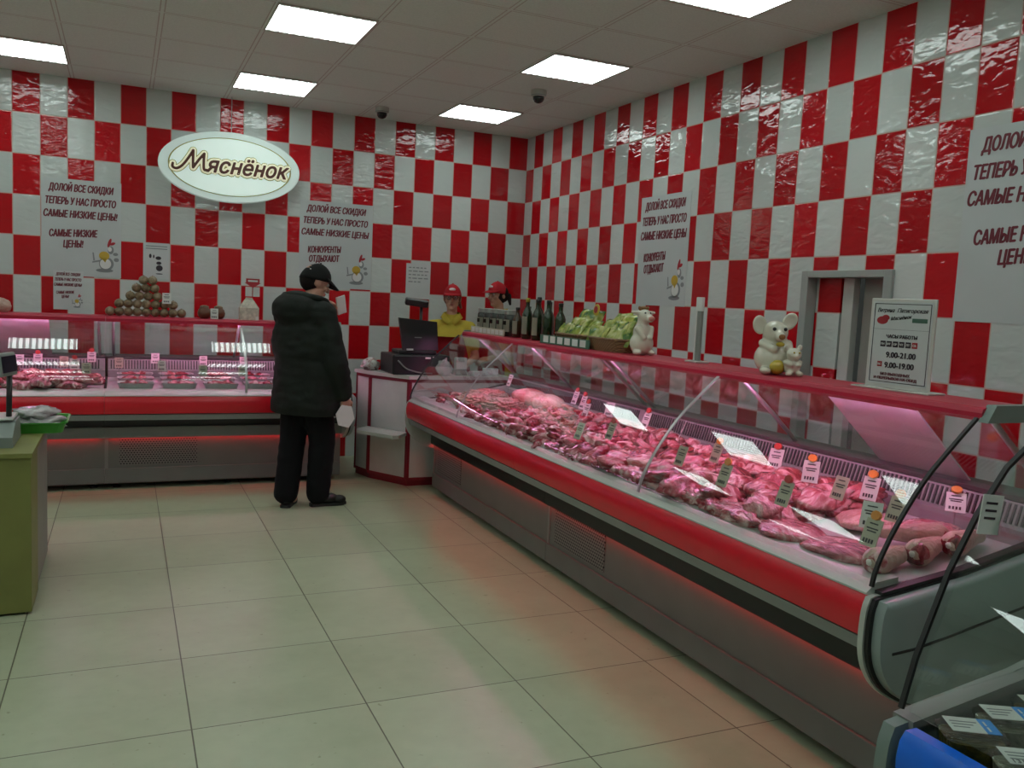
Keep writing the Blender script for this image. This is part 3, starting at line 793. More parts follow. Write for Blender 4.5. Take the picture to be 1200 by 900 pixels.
def worker(label, loc, ang, hair, top, glasses=False, tilt=.05, hz=1.60, turn=0, apron=True):
    t = thing('person', label, 'person', (*loc, 0), (0, 0, ang))
    b = MB(); k = hz-1.60
    P0, R0 = None, None
    Rz = Matrix.Rotation(turn, 3, 'Z')
    P, R = head_shapes(b, (.03, 0, hz), tilt, .95)
    b.capsule((-.01, 0, 1.33+k), (.012, 0, 1.50+k), .052, .048)
    b.capsule((0, 0, .92), (-.01, 0, 1.24+k), .12, .115); b.capsule((0, -.14, 1.33+k), (0, .14, 1.33+k), .05, .05)
    arms = []
    for s in (-1, 1):
        sh, el, wr = (-.01, s*.17, 1.32+k), (.03, s*.24, 1.05+k), (.22, s*.15, .99+k); arms.append((s, sh, el, wr))
        b.capsule(sh, el, .045, .038); b.capsule(el, wr, .036, .027); hand(b, wr, (.9, -s*.3, -.2), (.1, -s*.5, -.9), (.3, -s*.8, .5), .5, .93)
        b.capsule((0, s*.085, .9), (.01, s*.09, .5), .085, .058); b.capsule((.01, s*.09, .5), (-.01, s*.09, .08), .056, .04); b.capsule((-.01, s*.09, .06), (.09, s*.1, .045), .038, .035)
    body = fused('body', b, .0065, 'skin', t, 2)
    face_parts(P, R, body, .95)
    m = MB(); m.ball(P(-.026, 0, .004), .1, 3, (.90, .86, .95), R)
    m.ball(P(-.085, .0, -.03), .05, 2, (.6, 1.1, 1)); m.capsule(P(-.105, .05, -.02), P(-.09, .085, -.10), .026, .012)
    m.build('hair', hair, t, smooth=True)
    c = cap(P, R, t, 'redcloth', droop=.16)
    m = MB(); m.ball(P(.088, 0, .085), .02, 2, (.5, 1.6, .7), R); m.build('cap_emblem', 'card', c)
    if glasses:
        m = MB()
        for y in (-.033, .033):
            m.tube([P(.102, y+.027*math.cos(a), .008+.019*math.sin(a)) for a in [2*PI*i/16 for i in range(17)]], .0026, 6)
        m.tube([P(.104, -.007, .012), P(.104, .007, .012)], .0022, 6)
        for s in (-1, 1): m.tube([P(.102, s*.060, .012), P(.0, s*.082, .01)], .0022, 6)
        m.build('glasses', 'blackpl', t)
    m = MB()
    m.ball((0, 0, 1.14+k), 1, 3, (.145, .20, .24)); m.lathe([(.02, .82), (.175, .82), (.17, 1.0), (.15, 1.2)], (0, 0, 0), 24, .85, 1.1)
    m.capsule((-.01, -.125, 1.33+k), (-.01, .125, 1.33+k), .066, .066); m.capsule((-.008, 0, 1.35+k), (-.004, 0, 1.425+k), .078, .062)
    for s, sh, el, wr in arms: m.capsule(sh, (sh[0]+.02, s*.212, 1.16+k), .068, .066)
    sh = fused('polo_shirt', m, .011, top, t, 3)
    m = MB()
    for s in (-1, 1):
        m.rings([[(.078, s*.008, 1.385+k), (.06, s*.055, 1.445+k), (.0, s*.075, 1.462+k), (-.07, s*.04, 1.47+k)], [(.102, s*.03, 1.35+k), (.085, s*.085, 1.40+k), (.0, s*.105, 1.415+k), (-.085, s*.05, 1.43+k)], [(.096, s*.03, 1.345+k), (.080, s*.083, 1.395+k), (.0, s*.100, 1.41+k), (-.08, s*.05, 1.425+k)]], cap=False, closed=False)
    m.build('collar', top, sh, smooth=True)
    m = MB(); rr = []
    for i in range(9):
        z = .62 + (1.24+k-.62)*i/8; wdt = 1.25 if i < 5 else 1.25-.16*(i-4)
        rr.append([((.150+.012*math.cos(j*1.3))*math.cos(a)*1.04+.018, (.205)*math.sin(a), z) for j, a in enumerate([-wdt+2*wdt*j/12 for j in range(13)])])
    m.rings(rr, cap=False, closed=False); m.solid(.006); m.build('apron', 'redcloth', t, smooth=True)
    m = MB(); m.ball((0, 0, .88), 1, 3, (.135, .185, .14))
    for s in (-1, 1): m.capsule((0, s*.085, .86), (.01, s*.09, .5), .105, .078); m.capsule((.01, s*.09, .5), (-.01, s*.09, .1), .076, .065)
    fused('trousers', m, .012, 'trouser', t, 3)
    for s in (-1, 1): shoe(t, (.0, s*.095), s*.15, 'shoe')
worker('person in glasses, red cap and yellow shirt behind the cash desk', (-.965, -.58), math.radians(-112), 'hair_red', 'yellowcloth', True, .06, 1.585)
worker('person in red cap with dark hair seen in profile behind the bottles', (-.43, -.46), math.radians(197), 'hair_dark', 'yellowcloth', False, .10, 1.635)

# ------------------------------------------------------------------ lettering helper
def fit_text(bm, body, x0, x1, y, cap, shear=.22, bold=.055, z=.0015, rot=0):
    """one line of lettering whose capitals are cap tall, spread from x0 to x1 with its baseline at y"""
    me = text_mesh(body, cap/.73, 0, 0, 'LEFT', shear, 0)
    xs = [v.co.x for v in me.vertices]; a, b = min(xs), max(xs)
    k = (x1-x0)/(b-a)
    o = bold*cap
    for i, (dx, dy) in enumerate(((0, 0), (-1, 0), (1, 0), (0, .6), (0, -.6)) if bold else ((0, 0),)):
        c = me.copy()
        c.transform(Matrix.Translation((x0, y, z+i*.00012)) @ Matrix.Rotation(rot, 4, 'Z') @ Matrix.Translation((dx*o, dy*o, 0)) @ Matrix.Diagonal((k, 1, 1, 1)) @ Matrix.Translation((-a, 0, 0)))
        bm.from_mesh(c); bpy.data.meshes.remove(c)
    bpy.data.meshes.remove(me)
def letters(parent, lines, mat, name='lettering'):
    for l in lines:
        m = MB(); fit_text(m.bm, *l[:5], **(l[5] if len(l) > 5 else {}))
        me = bpy.data.meshes.new(name); m.bm.to_mesh(me); m.bm.free(); me.materials.append(M[mat])
        link(name, me, parent)
def flat(parent, name, mat, polys, z0=.0012, z1=.0022):
    m = MB()
    for p in polys: m.prism(p, lambda q, k: (q[0], q[1], (z0, z1)[k]))
    return m.build(name, mat, parent)
def oval(cx, cy, rx, ry, n=20, a=0): return [(cx+rx*math.cos(t)*math.cos(a)-ry*math.sin(t)*math.sin(a), cy+rx*math.cos(t)*math.sin(a)+ry*math.sin(t)*math.cos(a)) for t in [2*PI*i/n for i in range(n)]]

# ------------------------------------------------------------------ wall posters
L1, L2, L3, L3b = 'ДОЛОЙ ВСЕ СКИДКИ', 'ТЕПЕРЬ У НАС ПРОСТО', 'САМЫЕ НИЗКИЕ ЦЕНЫ!', 'САМЫЕ НИЗКИЕ ЦЕНЫ'
def bird(t, x, y, s, z0=.0012):
    """plain little bird drawing: grey body, yellow front, red crest"""
    flat(t, 'grey_drawing', 'greyprint', [oval(x-.02*s, y-.30*s, .20*s, .05*s), oval(x+.02*s, y-.13*s, .17*s, .17*s), [(x-.30*s, y+.14*s), (x-.27*s, y+.14*s), (x-.24*s, y-.06*s), (x-.28*s, y-.06*s)], [(x-.30*s, y-.08*s), (x-.05*s, y-.02*s), (x-.05*s, y-.06*s), (x-.30*s, y-.12*s)], oval(x+.23*s, y+.12*s, .06*s, .04*s), oval(x+.25*s, y-.02*s, .06*s, .05*s), oval(x+.12*s, y+.22*s, .07*s, .10*s)], z0, z0+.0008)
    flat(t, 'pale_drawing', 'card', [oval(x, y-.13*s, .13*s, .13*s)], z0+.0008, z0+.0014)
    flat(t, 'pale_face', 'card', [oval(x+.10*s, y+.24*s, .045*s, .06*s)], z0+.0008, z0+.0014)
    flat(t, 'yellow_drawing', 'yellow', [oval(x-.03*s, y+.07*s, .12*s, .11*s), [(x-.10*s, y+.02*s), (x+.05*s, y+.02*s), (x-.01*s, y-.10*s)]], z0+.0014, z0+.002)
    flat(t, 'red_drawing', 'redprint', [oval(x+.09*s, y+.40*s, .035*s, .12*s, 12, -.3), oval(x+.16*s, y+.38*s, .07*s, .035*s, 12, .4)], z0+.0014, z0+.002)
def poster(label, loc, rot, wd, ht, slogan, last, group, drawing=True, sheet='poster'):
    t = thing('poster', label, 'poster', loc, rot, group)
    m = MB(); m.box(0, -ht, 0, wd, 0, .001); m.build('sheet', sheet, t)
    X = lambda f: f*wd
    Y = lambda f: -f*ht
    c = .060*ht/.8 if ht > .6 else .060*ht/.8
    ls = [(L1, X(.09), X(.90), Y(.125), c), (L2, X(.055), X(.93), Y(.262), c), (slogan, X(.03), X(.95), Y(.395), c)]
    if last == 1: ls += [('САМЫЕ НИЗКИЕ', X(.10), X(.70), Y(.60), c, dict(rot=.04)), ('ЦЕНЫ!', X(.27), X(.52), Y(.705), c, dict(rot=.04))]
    else: ls += [('КОНКУРЕНТЫ', X(.12), X(.57), Y(.60), c, dict(rot=.05)), ('ОТДЫХАЮТ', X(.14), X(.55), Y(.705), c, dict(rot=.05))]
    letters(t, ls, 'maroon')
    if drawing: bird(t, X(.80), Y(.80), ht*.42)
    return t
poster('white poster of red slogans above the left meat counter, left of the oval sign', (-4.392, -.0015, 2.414), BACK, .602, .80, L3, 1, 'slogan posters')
poster('white poster of slogans right of the oval sign, above the person in the dark coat', (-2.285, -.0015, 2.42), BACK, .69, .80, L3b, 2, 'slogan posters')
poster('white poster of slogans halfway along the right wall, above the packets', (-.0015, -2.235, 2.445), RIGHT, .665, .845, L3b, 2, 'slogan posters')
poster('large white poster of slogans at the right edge of the photo', (-.0015, -5.165, 2.52), RIGHT, .80, .93, L3, 1, 'slogan posters')
poster('small sheet repeating the slogans, taped under the left poster', (-4.305, -.003, 1.655), BACK, .225, .325, L3, 1, None, True, 'paper')
def notice(label, loc, wd, ht, style):
    t = thing('notice', label, 'notice', loc, BACK)
    m = MB(); m.box(0, -ht, 0, wd, 0, .001); m.build('sheet', 'paper', t)
    if style == 1:
        flat(t, 'printed_lines', 'greyprint', [[(wd*.1, -ht*a), (wd*.92, -ht*a), (wd*.92, -ht*(a+.025)), (wd*.1, -ht*(a+.025))] for a in (.08, .15)])
        flat(t, 'dark_drawing', 'bluelabel' if 0 else 'ink', [oval(wd*.27, -ht*.37, wd*.05, ht*.06), oval(wd*.4, -ht*.38, wd*.03, ht*.05), oval(wd*.58, -ht*.42, wd*.11, ht*.05), oval(wd*.6, -ht*.56, wd*.1, ht*.045), oval(wd*.62, -ht*.70, wd*.13, ht*.085), oval(wd*.62, -ht*.86, wd*.14, ht*.015)])
    else:
        rows = []
        random.seed(4)
        for a in (.10, .20, .30, .40, .50):
            x = .1
            while x < .86:
                l = random.uniform(.08, .2)
                if a < .5 or x < .5: rows.append([(wd*x, -ht*a), (wd*min(x+l, .92), -ht*a), (wd*min(x+l, .92), -ht*(a+.03)), (wd*x, -ht*(a+.03))])
                x += l+.05
        flat(t, 'printed_lines', 'greyprint', rows)
notice('narrow white notice with small dark drawing above the pyramid of brown balls', (-3.615, -.002, 1.935), .21, .31, 1)
notice('white typed sheet on the tiles above the cash register', (-1.245, -.002, 1.90), .25, .345, 2)

# ------------------------------------------------------------------ hanging oval sign
def oval_sign():
    t = thing('hanging_sign', 'silver oval shop sign in gold script hanging by a wire on the back wall', 'sign', (-2.912, -.10, 2.628), BACK)
    a, b = .595, .303
    m = MB(); n = 64
    E = lambda k, z: [(a*k*math.cos(2*PI*i/n), b*k*math.sin(2*PI*i/n), z) for i in range(n)]
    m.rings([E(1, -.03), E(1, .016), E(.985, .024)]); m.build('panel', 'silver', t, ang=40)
    def ring(k0, k1, z0, z1, name, mat, yk=1):
        m = MB()
        F = lambda k, z: [(a*k*.97*math.cos(2*PI*i/n), b*k*yk*math.sin(2*PI*i/n), z) for i in range(n)]
        R = [F(k0, z0), F(k0, z1), F(k1, z1), F(k1, z0), F(k0, z0)]
        m.rings(R, cap=False); m.build(name, mat, t)
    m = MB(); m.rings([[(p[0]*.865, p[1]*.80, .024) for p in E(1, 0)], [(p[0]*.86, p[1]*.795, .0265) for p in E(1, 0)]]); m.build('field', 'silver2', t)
    ring(.895, .875, .024, .0285, 'gold_line', 'gold', .92)
    # brush lettering: capital drawn as strokes, the rest in slanted letters
    x0, y0, sz = -.47, -.055, .172
    q = .78
    strokes = [crom([(-.01, .055), (-.012, .018), (.03, .004), (.085, .04), (.145, .12), (.20, .215)]), crom([(.20, .215), (.198, .12), (.20, .03)]), crom([(.20, .03), (.26, .12), (.315, .19)]), crom([(.315, .19), (.31, .10), (.315, .02), (.345, .015)])]
    base = text_mesh('яснёнок', sz, 0, 0, 'LEFT', .30, 0, extrude=.001)
    bx = [v.co.x for v in base.vertices]; k = .70/(max(bx)-min(bx)); mn = min(bx)
    base.transform(Matrix.Translation((-.205, y0, 0)) @ Matrix.Diagonal((k, 1.05, 1, 1)) @ Matrix.Translation((-mn, 0, 0)))
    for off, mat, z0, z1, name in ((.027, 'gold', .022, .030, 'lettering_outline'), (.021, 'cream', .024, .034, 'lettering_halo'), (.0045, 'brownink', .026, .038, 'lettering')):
        m = MB(); zc = (z0+z1)/2
        for st in strokes:
            m.tube([(x0+p[0]*q, y0+p[1]*q, 0) for p in st], .0075+off*.95, 10)
            for e in (st[0], st[-1]): m.ball((x0+e[0]*q, y0+e[1]*q, 0), .0075+off*.95, 2)
        for v in m.bm.verts: v.co.z = max(-.5, min(.5, v.co.z*60))*(z1-z0)+zc
        n2 = 12
        for i in range(n2):
            for rr in ((off, off*.5) if off > .01 else (off,)):
                c = base.copy(); c.transform(Matrix.Translation((rr*math.cos(2*PI*i/n2), rr*math.sin(2*PI*i/n2), zc)) @ Matrix.Diagonal((1, 1, (z1-z0)/.002, 1)))
                m.bm.from_mesh(c); bpy.data.meshes.remove(c)
        bmesh.ops.remove_doubles(m.bm, verts=m.bm.verts, dist=.00001)
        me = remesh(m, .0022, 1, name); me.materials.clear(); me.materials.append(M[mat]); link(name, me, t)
    bpy.data.meshes.remove(base)
    m = MB(); m.tube([(0, .28, 0), (0, H-2.628, 0)], .004); m.build('wire', 'steel', t)
    m = MB(); m.box(-.02, -.02, -.098, .02, .02, -.03); m.build('bracket', 'steel', t)
oval_sign()

# ------------------------------------------------------------------ ceiling dome cameras
def dome(label, x, y):
    t = thing('dome_camera', label, 'security camera', (x, y, H), group=None)
    MB().lathe([(.062, -.0005), (.062, -.03), (.056, -.046), (.046, -.05)], n=28).build('housing', 'domewhite', t, ang=40)
    MB().lathe([(.046, -.048), (.044, -.07), (.034, -.088), (.018, -.098), (.002, -.101)], n=24).build('dome', 'domedark', t, smooth=True)
    MB().lathe([(.058, -.036), (.060, -.041), (.057, -.045)], n=28).build('trim_ring', 'greypl', t)
dome('white dome camera on the ceiling between the two right-hand light panels', -.80, -1.90)
dome('small dome camera on the ceiling close to the back wall', -1.68, -.52)

# ------------------------------------------------------------------ left table, scales, tray
def side_table():
    t = thing('side_table', 'olive laminate table with pale rear panel at the left edge', 'table', (0, 0, 0))
    MB().box(-5.3, -3.685, .012, -4.157, -3.36, .752, .003).build('front_panel', 'olive', t)
    MB().box(-5.3, -3.36, .012, -4.165, -2.66, .742).build('rear_panel', 'beige', t)
    MB().box(-5.3, -3.70, .752, -4.150, -2.64, .776, .003).build('top', 'olive', t)
    MB().box(-5.28, -3.66, 0, -4.19, -2.7, .012).build('plinth', 'dark', t)
side_table()
def scales():
    t = thing('weighing_scale', 'grey electronic scale with raised display on the olive table', 'scale', (-4.43, -3.38, .776))
    m = MB(); m.prism([(-.17, .0), (-.17, .05), (-.03, .11), (.16, .11), (.19, .02), (.19, 0)], lambda p, k: ((-.19, .185)[k], p[0], p[1])); m.build('base', 'greypl', t)
    MB().box(-.185, -.05, .112, .175, .185, .125, .006).build('weighing_plate', 'alu', t)
    MB().tube([(.15, .02, .10), (.152, .05, .33)], .013).build('column', 'blackpl', t, smooth=True)
    m = MB(); m.box(-.12, -.02, 0, .045, .022, .115, .012); d = m.build('display', 'greypl', t); d.location = (.155, .05, .325); d.rotation_euler = (-.12, 0, 1.25)
    m = MB(); m.box(-.11, -.0225, .018, .035, -.0195, .098); m.build('screen', 'darkscreen', d)
    m = MB(); m.box(.046, -.015, .018, .0475, .018, .098); m.build('side_screen', 'darkscreen', d)
    m = MB(); m.box(-.12, -.165, .06, .1, -.06, .064); k = m.build('keypad', 'darkscreen', t); k.rotation_euler = (.40, 0, 0); k.location = (0, .018, .052)
scales()
def green_tray():
    t = thing('tray', 'bright green plastic tray of film-wrapped packs overhanging the olive table', 'tray', (-4.195, -2.96, .776))
    m = MB()
    R = lambda sx, sy, z: [(sx*s*(1-(.0 if abs(c) > .5 else .0)), 0, 0) for s, c in ()]
    def rr(sx, sy, z, r=.04, n=5):
        o = []
        for cx, cy, a0 in ((sx-r, sy-r, 0), (-sx+r, sy-r, PI/2), (-sx+r, -sy+r, PI), (sx-r, -sy+r, 3*PI/2)):
            for i in range(n+1): a = a0+PI/2*i/n; o.append((cx+r*math.cos(a), cy+r*math.sin(a), z))
        return o
    m.rings([rr(.135, .16, 0), rr(.15, .175, .055), rr(.16, .185, .058), rr(.16, .185, .052), rr(.146, .171, .048), rr(.13, .155, .008)]); m.build('tray', 'green', t)
    return t
gt = green_tray()
for i, (dx, dy, dz, sc, lb) in enumerate([(-.03, .03, .012, (.115, .12, .045), 'crumpled clear film pack at the back of the green tray'), (.03, -.03, .012, (.11, .10, .040), 'crumpled clear film pack at the front of the green tray'), (.0, .0, .062, (.105, .115, .035), 'crumpled clear film pack lying on top in the green tray')]):
    crumple('film_pack', lb, 'pack', (-4.195+dx, -2.96+dy, .776+dz), sc, 'filmwrap', 20+i, .55)

# ------------------------------------------------------------------ on the left counter's shelf (z = 1.318)
ZS = 1.3185
SY = -1.05+.34
def brown_ball():
    m = MB(); m.ball((0, 0, 0), .0365, 3, (.97, 1, .96))
    for v in m.bm.verts:
        a = math.atan2(v.co.y, v.co.x); v.co.x *= 1+.05*math.cos(10*a); v.co.y *= 1+.05*math.cos(10*a)
    o = m.build('preserve_ball', 'ball', None, smooth=True)
    m = MB(); m.lathe([(.006, .030), (.006, .037), (.002, .039)], n=10); m.build('stalk', 'pot', o)
    return o
b0 = brown_ball(); first = True
rows = [(-3.865, 9), (-3.80, 7), (-3.72, 4), (-3.675, 3), (-3.625, 2)]
k = 0
for r, (x0, n) in enumerate(rows):
    for i in range(n):
        o = b0 if first else dup(b0); first = False
        o.location = (x0 + i*(.066 if r else .0655), SY-.01, ZS+.0345+.0635*r); o.rotation_euler = (0, 0, 0)
        names = ['bottom', 'second', 'third', 'fourth', 'top']
        pos = 'leftmost' if i == 0 else 'rightmost' if i == n-1 else ['', 'second', 'third', 'fourth', 'fifth', 'sixth', 'seventh', 'eighth'][i] + ' from the left'
        tag(o, f'round brown ball, {pos} in the {names[r]} row of the pyramid', 'preserve', 'pyramid of brown balls')
def price_stand(label, loc, rz, hh=.08, wd=.06, mat='card', stick=.0, clip=None, tilt=.25, group=None, name='price_tag'):
    t = thing(name, label, 'price tag', loc, (0, 0, rz), group)
    m = MB(); m.box(-wd/2, -.0015, 0, wd/2, .0015, hh); c = m.build('card', mat, t); c.location = (0, 0, stick); c.rotation_euler = (-tilt, 0, 0)
    random.seed(int(abs(loc[0]*1000+loc[1]*777)))
    m = MB()
    for z, l in ((.80, .5), (.62, .7), (.52, .55)):
        m.box(-wd*l/2, -.0026, hh*z, wd*l/2, -.0014, hh*(z+.05))
    for i in range(4):
        x = -wd*.34+i*wd*.17
        m.box(x, -.0026, hh*.12, x+wd*.11, -.0014, hh*.27)
    p = m.build('printing', 'ink', c)
    if stick > 0: MB().tube([(0, .004, -.01), (0, .004, stick+.01)], .003, 6).build('stick', 'clear', t)
    if clip:
        m = MB(); m.prism(oval(0, 0, .019, .016, 10), lambda q, k: (q[0], (-.005, .005)[k], q[1])); q = m.build('clip', clip, t); q.location = (0, -math.sin(-tilt)*0+hh*math.sin(tilt), stick+hh*math.cos(tilt)+.012); q.rotation_euler = (-tilt, 0, 0)
    return t
price_stand('white price card standing in the pyramid of brown balls', (-3.455, -1.05+.27, ZS+.11), 0, .085, .065, 'card', .0, None, .1)
def pot(label, x):
    t = thing('clay_pot', label, 'pot', (x, SY, ZS))
    MB().lathe([(.03, 0), (.048, .02), (.054, .045), (.046, .075), (.034, .085), (.036, .094), (.030, .094), (.028, .08)], n=24).build('body', 'pot', t, smooth=True)
    MB().lathe([(.033, .092), (.034, .10), (.015, .108), (.002, .109)], n=24).build('lid', 'ball', t, smooth=True)
pot('small brown clay pot, left of two beside the pyramid of balls', -3.165); pot('small brown clay pot, right of two beside the pyramid of balls', -3.055)
price_stand('white price card leaning on the two brown clay pots', (-3.095, -1.05+.25, ZS+.001), 0, .085, .06, 'card', .0, None, .12)
def house_bag():
    t = thing('paper_bag', 'pale printed paper bag with pointed top on the back counter shelf', 'bag', (-2.815, SY, ZS))
    m = MB(); m.rings([[(-.075, -.045, 0), (.075, -.045, 0), (.075, .045, 0), (-.075, .045, 0)], [(-.078, -.04, .10), (.078, -.04, .10), (.078, .04, .10), (-.078, .04, .10)], [(-.03, -.008, .175), (.03, -.008, .175), (.03, .008, .175), (-.03, .008, .175)]]); m.build('bag', 'bagwhite', t)
    m = MB(); m.box(.05, -.05, .0, .075, -.046, .03); m.build('sticker', 'card', t)
    m = MB(); m.box(-.028, -.012, .172, .028, .012, .186, .004); m.build('folded_top', 'labelp', t)
house_bag()
def arrow_sign():
    t = thing('shelf_sign', 'price holder of two white cards under a red arrow badge', 'price tag', (-2.775, -1.05+.44, ZS), (0, 0, 0))
    MB().tube([(0, 0, 0), (0, 0, .30)], .005).build('stand', 'clear', t)
    MB().lathe([(.03, 0), (.03, .006)], (0, 0, 0), 16).build('foot', 'clear', t)
    for x in (-.058, .004): MB().box(x, -.008, .195, x+.054, -.005, .275).build('card', 'card', t)
    m = MB(); m.prism([(-.055, .345), (.055, .345), (.055, .31), (.068, .31), (0, .268), (-.068, .31), (-.055, .31)], lambda p, k: (p[0], (-.018, -.011)[k], p[1])); a = m.build('arrow_badge', 'redprint', t)
    m = MB(); m.box(-.04, -.0195, .318, .04, -.0178, .332); m.build('white_band', 'card', a)
arrow_sign()
crumple('ham', 'pinkish round smoked ham on the shelf at the left edge', 'ham', (-4.62, SY, ZS), (.085, .07, .06), 'skinpork', 33, .18)
t = thing('leaflet_holder', 'clear holder of white leaflets standing just right of the person in the coat', 'leaflet holder', (-2.17, -1.05+.36, ZS), (0, 0, .2))
m = MB(); m.box(-.05, -.012, .0, .05, -.006, .17); m.build('leaflet', 'card', t); m = MB(); m.box(-.056, -.018, .0, .056, .02, .008); m.build('base', 'acrylic', t)
m = MB(); m.box(-.054, -.015, .008, .054, -.0135, .10); m.build('front_pane', 'clear', t)

# ------------------------------------------------------------------ on the long counter's shelf
SX = -1.46+.34
def jar(y, label):
    t = thing('jar', label, 'jar', (SX-.01, y, ZS), group='dark jars in a row')
    MB().lathe([(.055, .002), (.060, .01), (.060, .15), (.052, .165)], n=24).build('glass_body', 'jar', t, ang=40)
    MB().lathe([(.056, .163), (.056, .192), (.05, .195)], n=24).build('lid', 'jarlid', t, ang=40)
    m = MB(); m.rings([[(.0612*math.cos(a), .0612*math.sin(a), z) for a in [PI-.9+1.8*i/10 for i in range(11)]] for z in (.035, .125)], cap=False, closed=False); m.solid(.0006); m.build('label', 'labelp', t)
    m = MB(); m.rings([[(.0626*math.cos(a), .0626*math.sin(a), z) for a in [PI-.45+.9*i/10 for i in range(11)]] for z in (.085, .115)], cap=False, closed=False); m.solid(.0005); m.build('label_print', 'jar', t)
for i in range(7): jar(-1.80-.13*i+.0*i, ['dark jar with grey lid, farthest of the jar row beside the cash desk', 'dark lidded jar, second from the far end of the jar row', 'dark lidded jar, third from the far end of the jar row', 'dark lidded jar, fourth from the far end of the jar row', 'dark lidded jar, fifth from the far end of the jar row', 'dark lidded jar, next to last of the row towards the bottles', 'dark jar with grey lid, nearest the wine bottles'][i] ) if i < 5 else None
t = thing('price_rail', 'low white price rail along the front of the dark jars', 'price rail', (SX-.095, -2.06, ZS), (0, 0, 0))
m = MB(); m.box(-.004, -.33, 0, .004, .33, .05); m.build('rail', 'labelp', t)
for i in range(8):
    m = MB(); m.box(-.0055, -.31+.08*i, .008, -.0035, -.25+.08*i, .042); m.build('price_card', 'card', t)
bl = ['amber bottle with tall cream label, farthest of the bottle row', 'amber bottle with cream label, second from the far end of the row', 'green bottle with yellow cap and wide cream label', 'green bottle with cream label right of the yellow-capped bottle', 'green bottle with narrow cream label, fifth from the far end', 'tall green bottle whose label is turned aside', 'plain dark green bottle, second nearest the packet baskets', 'plain dark green bottle standing nearest the packet baskets']
def bottle(i, x, y, h, label, mat, lab=True, rz=0):
    t = thing('bottle', label, 'bottle', (x, y, ZS), (0, 0, rz), 'bottles on the long counter')
    r = .036
    MB().lathe([(.03, 0), (r, .006), (r, h*.60), (r*.8, h*.68), (.015, h*.78), (.0135, h*.95), (.016, h*.955), (.016, h*.985), (.012, h*.985)], n=24).build('glass_body', mat, t, smooth=True)
    MB().lathe([(.0155, h*.90), (.0165, h*.99), (.014, h)], n=20).build('cap', 'capgold' if i == 2 else 'blackpl', t, smooth=True)
    if lab:
        m = MB(); rr = r+.0008
        m.rings([[(rr*math.cos(a), rr*math.sin(a), z) for a in [PI-1.1+2.2*j/12 for j in range(13)]] for z in (h*.12, h*.55)], cap=False, closed=False); m.solid(.0006); l = m.build('label', 'labelp', t)
for i in range(8):
    bottle(i, SX-.03+(.05 if i % 2 else 0), -2.47-.083*i, (.22, .23, .29, .30, .285, .27, .28, .265)[i], bl[i], 'bottle2' if i < 2 else 'bottle', i < 6, .3 if i == 5 else 0)
def basket(label, y0, y1):
    t = thing('basket', label, 'basket', (SX-.01, (y0+y1)/2, ZS))
    L = abs(y1-y0)/2; wd = .10
    m = MB()
    def rr(sx, sy, z): return [(sx*math.copysign(abs(math.cos(a))**.6, math.cos(a)), sy*math.copysign(abs(math.sin(a))**.6, math.sin(a)), z) for a in [2*PI*i/32 for i in range(32)]]
    m.rings([rr(wd*.86, L*.92, 0), rr(wd, L*.99, .07), rr(wd*.93, L*.95, .07), rr(wd*.8, L*.88, .008)]); m.build('wicker_body', 'wicker', t, ang=50)
    m = MB(); m.tube([Vector(p) for p in rr(wd*.98, L*.98, .072)]+[Vector(rr(wd*.98, L*.98, .072)[0])], .008); m.build('rim', 'wicker', t, smooth=True)
    return t
basket('long shallow wicker basket of green packets next to the bottles', -3.16, -3.60)
basket('shallow wicker basket of lime packets next to the white cow figurine', -3.61, -4.02)
t = thing('price_rail', 'strip of white price cards along the front of the packet baskets', 'price rail', (SX-.125, -3.42, ZS))
m = MB(); m.box(-.003, -.30, 0, .003, .36, .055); m.build('rail', 'dkgreen', t)
for i in range(6):
    m = MB(); m.box(-.005, -.26+.10*i, .008, -.0028, -.19+.10*i, .050); m.build('price_card', 'card', t)
def packet_mesh(mat, seed):
    m = MB(); random.seed(seed)
    def f(u, v):
        x, y = (u-.5)*.10, (v-.5)*.14
        return (x, y, .014*(1-(2*u-1)**4)*(1-(2*v-1)**6)+.003*noise.noise(Vector((x*40+seed, y*40, 0))))
    m.grid(f, 8, 10); 
    def g(u, v):
        x, y, z = f(u, v); return (x, y, -z)
    m.grid(g, 8, 10)
    bmesh.ops.remove_doubles(m.bm, verts=m.bm.verts, dist=.0004)
    return m.mesh('packet', M[mat], True)
PK = [packet_mesh('pk1', 1), packet_mesh('pk2', 2)]
random.seed(11)
for bi, (yc, rowlab) in enumerate(((-3.38, 'green packet heaped in the basket next to the bottles'), (-3.815, 'lime packet heaped in the basket next to the cow figurine'))):
    for i in range(14):
        o = link('packet', PK[(i+bi) % 2]); lay = i // 5; j = i % 5
        o.location = (SX-.04+.055*lay+random.uniform(-.01, .01), yc+(.15-.075*j)*(1-.22*lay)+random.uniform(-.01, .01), ZS+.075+.045*lay+random.uniform(0, .012))
        o.rotation_euler = (random.uniform(-.25, .25), -1.0+random.uniform(-.2, .2), random.uniform(-.35, .35))
        o.scale = (1.25, .95, 1.2)
        tag(o, rowlab, 'packet', ['packets in the first basket', 'packets in the second basket'][bi])
    if bi == 0:
        o = MB().lathe([(.036, 0), (.036, .004), (.030, .006), (.002, .006)], n=20).build('round_badge', 'yellow'); o.rotation_euler = (0, -1.45, 0); o.location = (SX+.05, yc-.10, ZS+.235)
        m = MB(); m.lathe([(.022, .0062), (.022, .0075), (.002, .0075)], n=20); m.build('red_centre', 'redprint', o); tag(o, 'round yellow and red badge topping the green packets', 'badge')

